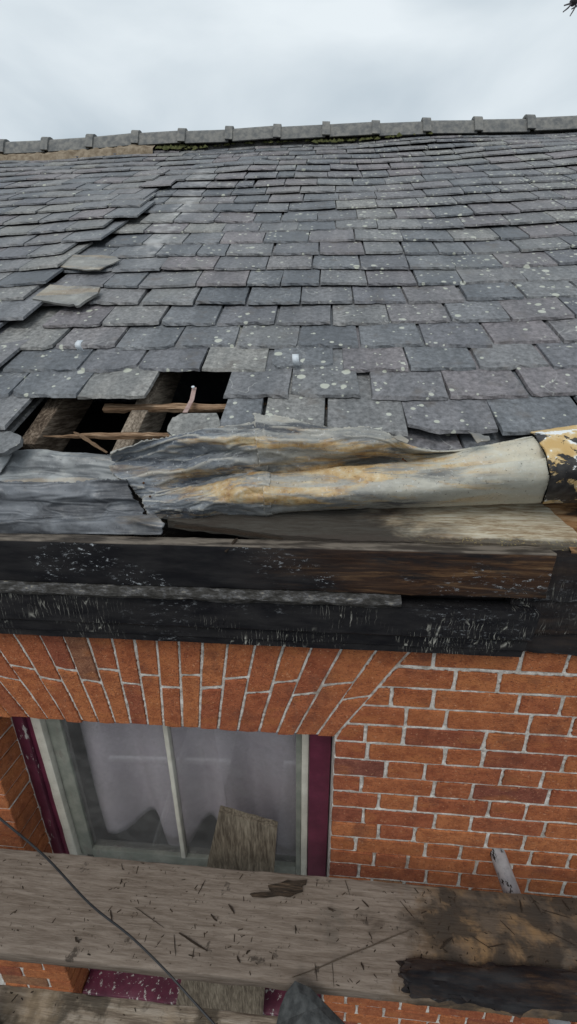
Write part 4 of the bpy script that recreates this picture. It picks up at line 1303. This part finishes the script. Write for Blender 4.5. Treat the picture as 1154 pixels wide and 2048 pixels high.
leadB, GB = sheet('lead_roll', SB, MT['lead_rolled'], nu=260, nv=120, facet=0.0085, wr=0.006, wfreq=(4, 8), seed=4.0, dent=dentB, tear=0.005, clampr=0.012, fade=lambda u, v: max(0.06, 1 - u * 1.45) * (1.0 if v < 0.5 else 0.45))
tag(leadB, 'pale lead sheet twisting into a smooth cream roll towards the right', 'lead sheet')
SCN = [
 [(1058, 884, .17), (1058, 872, .150), (1060, 867, .128), (1066, 869, .092), (1080, 885, .045), (1095, 918, .004), (1100, 962, -.003), (1085, 1006, .060)],
 [(1105, 880, .17), (1105, 866, .150), (1105, 859, .128), (1110, 862, .092), (1122, 880, .045), (1135, 914, .004), (1140, 960, -.003), (1128, 1004, .060)],
 [(1160, 872, .17), (1160, 858, .150), (1160, 851, .128), (1165, 854, .092), (1178, 874, .045), (1192, 910, .004), (1196, 960, -.003), (1185, 1002, .060)],
 [(1330, 850, .17), (1330, 836, .150), (1330, 829, .128), (1335, 833, .092), (1348, 856, .045), (1362, 900, .004), (1366, 955, -.003), (1355, 1000, .060)],
]
SCN = [und(s, -14, 0.055) for s in SCN]
o, _ = sheet('lead_sleeve', SCN, MT['peel'], nu=60, nv=50, wr=0.002, seed=7.0, fine=0.0014, tear=0.003)
tag(o, 'lead roll end with black bitumen peeling off white and orange', 'lead sheet')
SR = []
for x, dy in ((-130, 2), (-60, 0), (0, -1), (40, -3), (85, -5), (130, 0), (180, 2), (240, 6)):
    SR.append([(x, 914 + dy, .150), (x, 907 + dy, .138), (x, 911 + dy, .122), (x, 923 + dy, .108), (x, 938 + dy, .102), (x, 951 + dy, .096), (x, 961 + dy * .5, .082), (x, 976, .068)])
o, _ = sheet('lead_lining', SR, MT['lead_rim'], nu=100, nv=60, facet=0.002, wr=0.003, wfreq=(5, 4), seed=11.0, tear=0.002, fine=0.0006)
tag(o, 'smooth pale grey lead roll below the hole at far left', 'lead sheet')
SP = []
for x, xs_ in ((-130, [0] * 7), (-50, [0] * 7), (10, [0] * 7), (70, [0] * 7), (130, [0] * 7), (190, [0] * 7), (232, [0, 5, 10, 15, 22, 40, 40]), (252, [2, 8, 24, 36, 40, 74, 74])):
    SP.append([(x + xs_[0], 968 - (6 if x > 140 else 0), .072), (x + xs_[1], 984, .052), (x + xs_[2], 1005, .050), (x + xs_[3], 1024, .038), (x + xs_[4], 1039, .020), (x + xs_[5], 1044, -.004), (x + xs_[6], 1068, -.014)])
o, _ = sheet('lead_apron', SP, MT['lead_apron'], nu=150, nv=80, facet=0.0025, wr=0.011, wfreq=(3.2, 3.0), seed=15.0, tear=0.006, fine=0.0006)
tag(o, 'dark wrinkled lead apron with torn right edge above the gutter board', 'lead sheet')
# overlap strap of lead at the far left edge
o, _ = sheet('lead_lap', [[(-40, 905, .130), (-30, 915, .110), (-25, 935, .095), (-22, 950, .09)], [(-5, 903, .130), (6, 912, .110), (4, 930, .098), (-2, 948, .09)], [(12, 900, .130), (22, 907, .110), (16, 924, .098), (2, 944, .09)]], MT['lead_rim'], nu=16, nv=16, wr=0.001, seed=2.0)
tag(o, 'narrow lapped lead strip at the left picture edge', 'lead sheet')
# nails left in the lead
def nail(p, d, L=0.016, r_=0.0014, parent=None):
    p, d = np.array(p), np.array(d) / np.linalg.norm(d)
    mb = MB()
    mb.tube([p - d * 0.006, p + d * L], r_, 6)
    mb.tube([p + d * L, p + d * (L + 0.0012)], r_ * 2.0, 6)
    return mb.build('nail', MT['rust'], parent)
for (x, y, Y, dx) in ((361, 884, .118, 0.0), (374, 882, .118, -0.5), (466, 866, .127, -0.6)):
    nail(onY(x, y, Y), (dx, -0.55, 0.85), parent=leadA)
for (x, y, Y, dx) in ((727, 874, .136, 0.1), (813, 923, .10, -1.5), (610, 872, .125, 0.3)):
    nail(onY(x, y, Y), (dx, -0.5, 0.9), 0.012, 0.0018, parent=leadB)
# nail holes: small dark burrs punched through
def burr(x, y, Y, r_, parent):
    p = onY(x, y, Y)
    d = CAM - p; d /= np.linalg.norm(d)
    mb = MB()
    mb.tube([p - d * 0.002, p + d * 0.0035], [r_ * 1.5, r_], 7)
    return mb.build('nail_hole_burr', MT['rust'], parent)
for (x, y, Y) in ((285, 897, .119), (294, 890, .124), (296, 901, .114), (287, 966, .070), (300, 993, .060)): burr(x, y, Y, 0.0022, leadA)
for (x, y, Y) in ((534, 862, .125), (660, 905, .110)): burr(x, y, Y, 0.0022, leadB)

# broken slate tucked under the lead by the hole, torn lead scraps on the slates
def plate(name, px, mat, h, th=0.006, label=None, cat=None, jit=0.002, parent=None, rnd=0.7, nsub=3):
    pts = []
    for i in range(len(px)):
        a, b = np.array(px[i], float), np.array(px[(i + 1) % len(px)], float)
        for k in range(nsub):
            q = a + (b - a) * k / nsub
            pts.append(q + (rng.normal(0, 1.0, 2) if k else 0))
    n = len(pts)
    top = [onR(p[0], p[1], h(p) if callable(h) else h) for p in pts]
    vs = [t_ for t_ in top] + [t_ - EN * th for t_ in top]
    fs = [tuple(range(n)), tuple(range(2 * n - 1, n - 1, -1))] + [(i, (i + 1) % n, (i + 1) % n + n, i + n) for i in range(n)]
    o = mesh_obj(name, vs, fs, mat, parent, False, rnd)
    fix_normals(o)
    if label: tag(o, label, cat)
    return o
plate('broken_slate', [(345, 835), (362, 827), (433, 826), (440, 848), (436, 862), (345, 872), (334, 862)], MT['slate'], 0.004, 0.009, 'broken pale slate piece beside the hole above the crumpled lead', 'slate', rnd=1.0)
plate('broken_slate', [(-30, 866), (20, 862), (42, 872), (40, 886), (8, 905), (-30, 915)], MT['slate'], -0.01, 0.012, 'small broken slate stub at the left edge just above the lead roll', 'slate', rnd=0.65)
plate('slate_patch', [(140, 508), (232, 513), (240, 519), (198, 539), (172, 540), (118, 533)], MT['lead_scrap'], 0.014, 0.004, 'pale grey lead patch slipped between slates on the upper left', 'patch')
plate('slate_patch', [(100, 569), (200, 574), (196, 586), (158, 610), (138, 609), (64, 597)], MT['lead_scrap'], 0.016, 0.008, 'lichened yellowish slate lying askew on the left of the roof', 'slate', rnd=1.0)
plate('lead_scrap', [(936, 862), (950, 866), (978, 872), (980, 880), (955, 886), (946, 872)], MT['lead_scrap'], 0.030, 0.002, 'small curled pale lead scrap under the slates behind the lead roll', 'scrap')
plate('lead_scrap', [(783, 873), (800, 868), (818, 880), (814, 886), (796, 880)], MT['lead_scrap'], 0.022, 0.002, 'tiny torn flap of lead at the upper edge of the sheet', 'scrap')
# slate clips (tingles)
def clip(x, y, label):
    p = onR(x, y, 0.012)
    e = mesh_obj('slate_clip', [], [], MT['alu'])
    prof = [(0.024, 0.006), (0.008, 0.008), (-0.002, 0.007), (-0.006, 0.001), (-0.004, -0.010), (0.000, -0.012)]
    vs, fs = [], []
    for k, (s_, h_) in enumerate(prof):
        for u in (-0.0095, 0.0095):
            vs.append(p + EX * (u + 0.001 * k) + ES * s_ + EN * h_)
    for k in range(len(prof) - 1):
        fs.append((2 * k, 2 * k + 1, 2 * k + 3, 2 * k + 2))
    bpy.data.objects.remove(e)
    o = mesh_obj('slate_clip', vs, fs, MT['alu'], None, True)
    md = o.modifiers.new('t', 'SOLIDIFY'); md.thickness = 0.002
    return tag(o, label, 'clip', 'metal slate clips')
clip(157, 693, 'shiny metal clip holding a slate tail on the left of the roof')
clip(590, 722, 'shiny metal clip holding a slate tail near the middle of the roof')
# bent strap nailed to the batten
st = [onR(389, 776, -0.030), onR(384, 800, -0.028), onR(377, 814, -0.018), onR(370, 826, 0.006)]
mb = MB()
for i, p in enumerate(st):
    b = len(mb.v)
    mb.add([p - EX * 0.0065, p + EX * 0.0065, p + EX * 0.0065 + EN * 0.002, p - EX * 0.0065 + EN * 0.002], [], 0.5)
    if i:
        for k in range(4): mb.f.append((b - 4 + k, b - 4 + (k + 1) % 4, b + (k + 1) % 4, b + k))
mb.f += [(3, 2, 1, 0), (12, 13, 14, 15)]
o = mb.build('metal_strap', MT['copper'])
fix_normals(o)
tag(o, 'pinkish bent metal strap nailed to the batten in the hole', 'strap')
mb = MB(); p = onR(387, 778, -0.026); mb.tube([p, p + EN * 0.006], 0.0016, 6); mb.tube([p + EN * 0.006, p + EN * 0.008], 0.005, 8)
mb.build('nail', MT['alu'], o)

# ================================================================== SCAFFOLD
ZP = -0.65
pl = worn_beam('scaffold_board', (-1.75, -0.358, ZP - 0.038), (3.2, 0.004, 0), (0, 0.222, 0), (0, 0, 0.038), MT['plank'], None, nx=160, ny=14, nz=4, jit=0.0016, bev=0.005, rnd=0.35, seed=21)
tag(pl, 'long grey scaffold board strewn with splinters across the window', 'scaffold board')
pl2 = worn_beam('scaffold_board', (-1.75, -0.632, ZP - 0.040), (1.690, 0, 0), (0, 0.225, 0), (0, 0, 0.040), MT['plank_wet'], None, nx=90, ny=14, nz=4, jit=0.0018, bev=0.006, endjit=0.004, rnd=0.8, seed=23)
tag(pl2, 'brown muddy scaffold board nearest the viewer along the bottom edge', 'scaffold board')
mb = MB()
mb.tube([(0.538, 0.004, -0.713), (0.536, -0.30, -0.7135), (0.533, -0.62, -0.714), (0.530, -0.95, -0.715)], 0.0242, 20)
o = mb.build('scaffold_tube', MT['tube'], None, True)
o.data.set_sharp_from_angle(angle=math.radians(40))
tag(o, 'grey steel scaffold tube poking out of the brick wall under the board', 'tube')
# the scaffold's own tubes behind the viewer: they show only as reflections in the window glass
def mirrored(x, y, Yd, Yg=0.1375):
    d = ray(x, y)
    p = CAM + d * ((Yg - CAM[1]) / d[1])
    return p + np.array([d[0], -d[1], d[2]]) * ((Yg - Yd) / d[1])
for (a, b, lab) in (((392, 1425), (292, 1745), 'bright galvanised scaffold brace reflected as a diagonal streak in the window'), ((330, 1521), (720, 1533), 'bright galvanised ledger tube reflected as a level streak in the window')):
    A_, B_ = mirrored(*a, -1.35), mirrored(*b, -1.35)
    D_ = (B_ - A_)
    mb = MB(); mb.tube([A_ - D_ * 0.3, B_ + D_ * 0.3], 0.0242, 16)
    o = mb.build('scaffold_tube', MT['tube_bright'], None, True)
    o.data.set_sharp_from_angle(angle=math.radians(40))
    tag(o, lab, 'tube')
# weathered board standing against the window
def slab(name, front, back_dy, mat, label, cat, jit=0.002, nx_=10, nz_=30, seed=0.0):
    """front: TL, TR, BR, BL world points"""
    TL, TR, BR, BL = [np.array(p, float) for p in front]
    vs, fs = [], []
    for lay in (0, 1):
        for k in range(nz_ + 1):
            for i in range(nx_ + 1):
                u, v_ = i / nx_, k / nz_
                p = (TL * (1 - u) + TR * u) * (1 - v_) + (BL * (1 - u) + BR * u) * v_
                p = p + np.array([0, back_dy * lay, 0])
                p = p + np.array([jit * 0.8 * fbm(p[2] * 14, u * 2, seed) * (1 if i in (0, nx_) else 0), jit * 0.5 * fbm(p[0] * 60, p[2] * 4, seed), 0])
                if k == 0: p[2] += 0.006 * fbm(p[0] * 55, seed, 1)
                vs.append(p)
    n1 = (nx_ + 1) * (nz_ + 1)
    R_ = nx_ + 1
    for k in range(nz_):
        for i in range(nx_):
            a = k * R_ + i
            fs.append((a, a + R_, a + R_ + 1, a + 1)); fs.append((n1 + a, n1 + a + 1, n1 + a + R_ + 1, n1 + a + R_))
    for i in range(nx_):
        fs.append((i, i + 1, n1 + i + 1, n1 + i)); a = nz_ * R_ + i; fs.append((a, n1 + a, n1 + a + 1, a + 1))
    for k in range(nz_):
        a = k * R_; fs.append((a, n1 + a, n1 + a + R_, a + R_)); a = k * R_ + nx_; fs.append((a, a + R_, n1 + a + R_, n1 + a))
    o = mesh_obj(name, vs, fs, mat, None, False, 0.5)
    fix_normals(o)
    return tag(o, label, cat)
slab('weathered_board', [(-0.362, -0.012, -0.602), (-0.172, -0.012, -0.660), (-0.262, -0.012, -2.005), (-0.668, -0.012, -2.005)], 0.022, MT['weathered'], 'weathered grainy board standing against the window behind the scaffold board', 'board', seed=3.0)
# rotten black timber offcut lying on the board
def offcut():
    A, B = onZ(812, 1912, ZP + 0.03), onZ(1250, 1945, ZP + 0.03)
    o0 = np.array([0.172, -0.362, ZP + 0.0005])
    return worn_beam('rotten_timber', o0, (0.75, 0.012, 0.0), (0, 0.066, 0), (0, 0, 0.018), MT['black_debris'], None, nx=70, ny=8, nz=5, jit=0.010, bev=0.008, endjit=0.035, rnd=0.2, seed=31)
tag(offcut(), 'wet black rotten timber offcut lying along the scaffold board at lower right', 'timber')
# dark shard standing at the bottom edge
tip = onZ(590, 1962, -0.60)
shard_px = [(590, 1962, -0.60), (622, 1978, -0.61), (655, 2012, -0.625), (702, 2060, -0.64), (720, 2110, -0.645), (540, 2110, -0.64), (552, 2050, -0.635), (560, 2015, -0.625), (572, 1985, -0.61)]
top = [onZ(*p) for p in shard_px]
n = len(top)
cen = sum(top) / n
vs = []
for p in top: vs.append(p + np.array([0, 0, 0.004 * fbm(p[0] * 30, p[1] * 30, 1)]))
inner = [cen + (p - cen) * 0.55 + np.array([0, 0, 0.012 + 0.006 * fbm(p[0] * 60, p[1] * 60, 5)]) for p in top]
bot = [p + np.array([0, 0.008, -0.02]) for p in top]
vs = vs + inner + bot + [cen + np.array([0.0, 0, 0.016])]
fs = [(i, (i + 1) % n, n + (i + 1) % n, n + i) for i in range(n)] + [(n + i, n + (i + 1) % n, 3 * n) for i in range(n)] + [(i, 2 * n + i, 2 * n + (i + 1) % n, (i + 1) % n) for i in range(n)] + [tuple(2 * n + i for i in range(n - 1, -1, -1))]
o = mesh_obj('slate_shard', vs, fs, MT['shard'], None, False, 0.3)
fix_normals(o)
tag(o, 'dark charcoal pointed slate shard at the bottom edge between the boards', 'slate')
# round post at the lower left corner
pp = onZ(-6, 2000, -0.60)
mb = MB()
pts_, rr_ = [], []
for i in range(14):
    f = i / 13
    pts_.append((pp[0] - 0.018 + 0.004 * math.sin(f * 5), pp[1] - 0.05, -0.65 + f * 0.085)); rr_.append(0.040 + 0.002 * math.sin(f * 9) - 0.012 * max(0, f - 0.75) * 4)
mb.tube(pts_, rr_, 18)
o = mb.build('timber_post', MT['post_wood'], None, True)
o.data.set_sharp_from_angle(angle=math.radians(50))
tag(o, 'rounded brown timber post end in the lower left corner', 'post')
# slack black cable in front of the boards
ks = [(-60, 1585, -0.33), (0, 1637, -0.335), (90, 1713, -0.345), (180, 1808, -0.36), (260, 1872, -0.375), (330, 1940, -0.40), (380, 1995, -0.43), (430, 2050, -0.46), (480, 2105, -0.49)]
pts_ = catmull([onY(*k) for k in ks], 60)
mb = MB(); mb.tube(pts_, 0.0022, 7)
o = mb.build('cable', MT['wire'], None, True)
tag(o, 'thin black cable sagging diagonally across the scaffold boards', 'cable')
# frayed rope end at the top right corner
mb = MB()
r0, r1 = onY(1175, -30, 0.0), onY(1144, 6, 0.0)
mb.tube([r0, (r0 + r1) / 2, r1], [0.0075, 0.0075, 0.005], 8)
o = mb.build('rope_end', MT['rope'], None, True)
tag(o, 'frayed dark rope end hanging in the sky at the top right corner', 'rope')
for (xa, ya, xb, yb) in ((1144, 6, 1126, 24), (1146, 3, 1128, 11), (1154, 4, 1140, 32), (1160, 6, 1143, 18)):
    mb = MB(); mb.tube([onY(xa, ya, 0.0), onY((xa + xb) / 2 + 1, (ya + yb) / 2 + 1, 0.0), onY(xb, yb, 0.0)], [0.0013, 0.0011, 0.0008], 5)
    mb.build('strand', MT['rope'], o)

# ---- debris on the scaffold board
flk = [(500, 1787), (520, 1784), (545, 1783), (538, 1777), (536, 1770), (560, 1766), (575, 1759), (588, 1762), (614, 1759), (612, 1768), (604, 1770), (606, 1782), (592, 1786), (580, 1793), (560, 1790), (530, 1794), (504, 1792)]
top = [onZ(x, y, ZP + 0.006 + 0.003 * random.random()) for x, y in flk]
n = len(top)
o = mesh_obj('bark_flake', top + [p - np.array([0, 0, 0.0045]) for p in top], [tuple(range(n)), tuple(range(2 * n - 1, n - 1, -1))] + [(i, n + i, n + (i + 1) % n, (i + 1) % n) for i in range(n)], MT['bark'], None, False, 0.3)
fix_normals(o)
tag(o, 'broad dark brown bark flake on the middle of the scaffold board', 'bark')
LABS = ["short dark splinter leaning right on the grey board below the leaning board's left corner", 'upright dark splinter low on the grey board, first right of the cable', "thin upright splinter low on the grey board, beside the pale slanting sliver's lower end", "small slanting splinter left of the cable, near the grey board's front edge", 'upright splinter touching the cable halfway across the grey board',
 'small splinter below and left of the broad bark flake',
 'tiny splinter low on the grey board, below the bark flake',
 'tiny pale-tipped splinter beside the pair below the bark flake',
 'tiny upright splinter at the rear edge of the grey board under the window',
 'long reddish splinter slanting down just right of the cable',
 'thin pale slanting splinter right of the long reddish one',
 'short upright splinter left of the tall pair by the long slantwise sliver',
 'tall upright splinter crossing below the long slantwise sliver',
 'small splinter just below the middle of the long slantwise sliver',
 'small slanting splinter at the back of the grey board, left of the wet stain',
 'small dark splinter left of and below the bark flake, nearest it',
 'tiny upright splinter in the middle of the grey board below the bark flake',
 'small splinter just above the middle of the long slantwise sliver',
 'nearly level short splinter right of the bark flake',
 'slanting splinter at the rear edge right of the bark flake',
 'slanting splinter on the left edge of the wet brown stain',
 'slanting splinter rising right inside the brown stain, just behind the rotten timber',
 'nearly level splinter behind the rotten timber in the brown stain',
 'slanting splinter in the middle of the wet brown stain',
 'slanting splinter at the rear of the board, right of the steel tube',
 'long low splinter behind the rotten timber towards the right picture edge',
 'lowest long splinter near the right picture edge above the rotten timber',
 'slanting splinter meeting the level one behind the rotten timber',
 'tiny upright splinter at the foot of the steel tube',
 'short splinter at the rear corner of the board by the right picture edge']
big = [(396, 1788, 410, 1760), (348, 1869, 351, 1912), (388, 1896, 385, 1917), (150, 1875, 157, 1887), (220, 1820, 224, 1843), (458, 1808, 468, 1828), (474, 1912, 480, 1926), (492, 1908, 500, 1900), (243, 1727, 245, 1740), (270, 1815, 328, 1855), (358, 1866, 415, 1902), (630, 1926, 634, 1962), (664, 1922, 668, 1975), (722, 1925, 728, 1940), (724, 1800, 738, 1815), (422, 1828, 434, 1842), (590, 1850, 592, 1868), (738, 1865, 744, 1878), (655, 1815, 672, 1822), (690, 1760, 700, 1790), (800, 1802, 830, 1838), (880, 1898, 905, 1875), (975, 1895, 1010, 1888), (1000, 1840, 1030, 1870), (1060, 1790, 1085, 1830), (1085, 1820, 1140, 1836), (1100, 1865, 1150, 1890), (940, 1870, 985, 1900), (1040, 1800, 1044, 1825), (1125, 1800, 1140, 1822)]
for LAB, (xa, ya, xb, yb) in zip(LABS, big):
    sliver('wood_splinter', onZ(xa, ya, ZP + 0.002), onZ(xb, yb, ZP + 0.003), random.choice([0.0015, 0.002, 0.003, 0.0045]), MT['bark'], LAB, 'splinter', None, 'wood splinters scattered on the scaffold board', n=5)
sliver('wood_splinter', onZ(585, 1955, ZP + 0.002), onZ(825, 1858, ZP + 0.003), 0.0028, MT['rafter_shade_brown'], 'longest brown sliver lying slantwise on the middle of the scaffold board', 'splinter', n=14)
mb = MB()
def crumb(x, y, z, r_):
    a0 = random.random() * 6.28
    st_ = random.uniform(1.0, 3.2)
    ca, sa = math.cos(a0), math.sin(a0)
    vs = []
    for (u, v_, w_) in ((-1, -.5, 0), (1, -.4, 0), (.9, .5, 0), (-.8, .5, 0), (-.5, 0, .7), (.5, .1, .6)):
        u *= st_ * r_ * random.uniform(0.7, 1.2); v_ *= r_ * random.uniform(0.7, 1.3)
        vs.append((x + u * ca - v_ * sa, y + u * sa + v_ * ca, z + w_ * r_))
    mb.add(vs, [(0, 1, 5, 4), (1, 2, 5), (2, 3, 4, 5), (3, 0, 4)], random.random())
for i in range(1100):
    x = random.uniform(-1.1, 0.75)
    if random.random() < 0.25: x = random.uniform(0.2, 0.75)
    y = random.uniform(-0.352, -0.142)
    if fbm(x * 4, y * 7, 3, 2) < -0.05 and random.random() < 0.7: continue
    crumb(x, y, ZP + 0.0006, random.choice([0.0008, 0.001, 0.0012, 0.0015, 0.0015, 0.002, 0.003]) * random.uniform(0.6, 1.1))
for i in range(160):
    crumb(random.uniform(-0.95, -0.1), random.uniform(-0.6, -0.415), ZP + 0.0008, random.uniform(0.001, 0.003))
o = mb.build('debris_crumbs', MT['bark'])
tag(o, 'dark crumbs of rotten wood sprinkled over the scaffold boards', 'debris', kind='stuff')
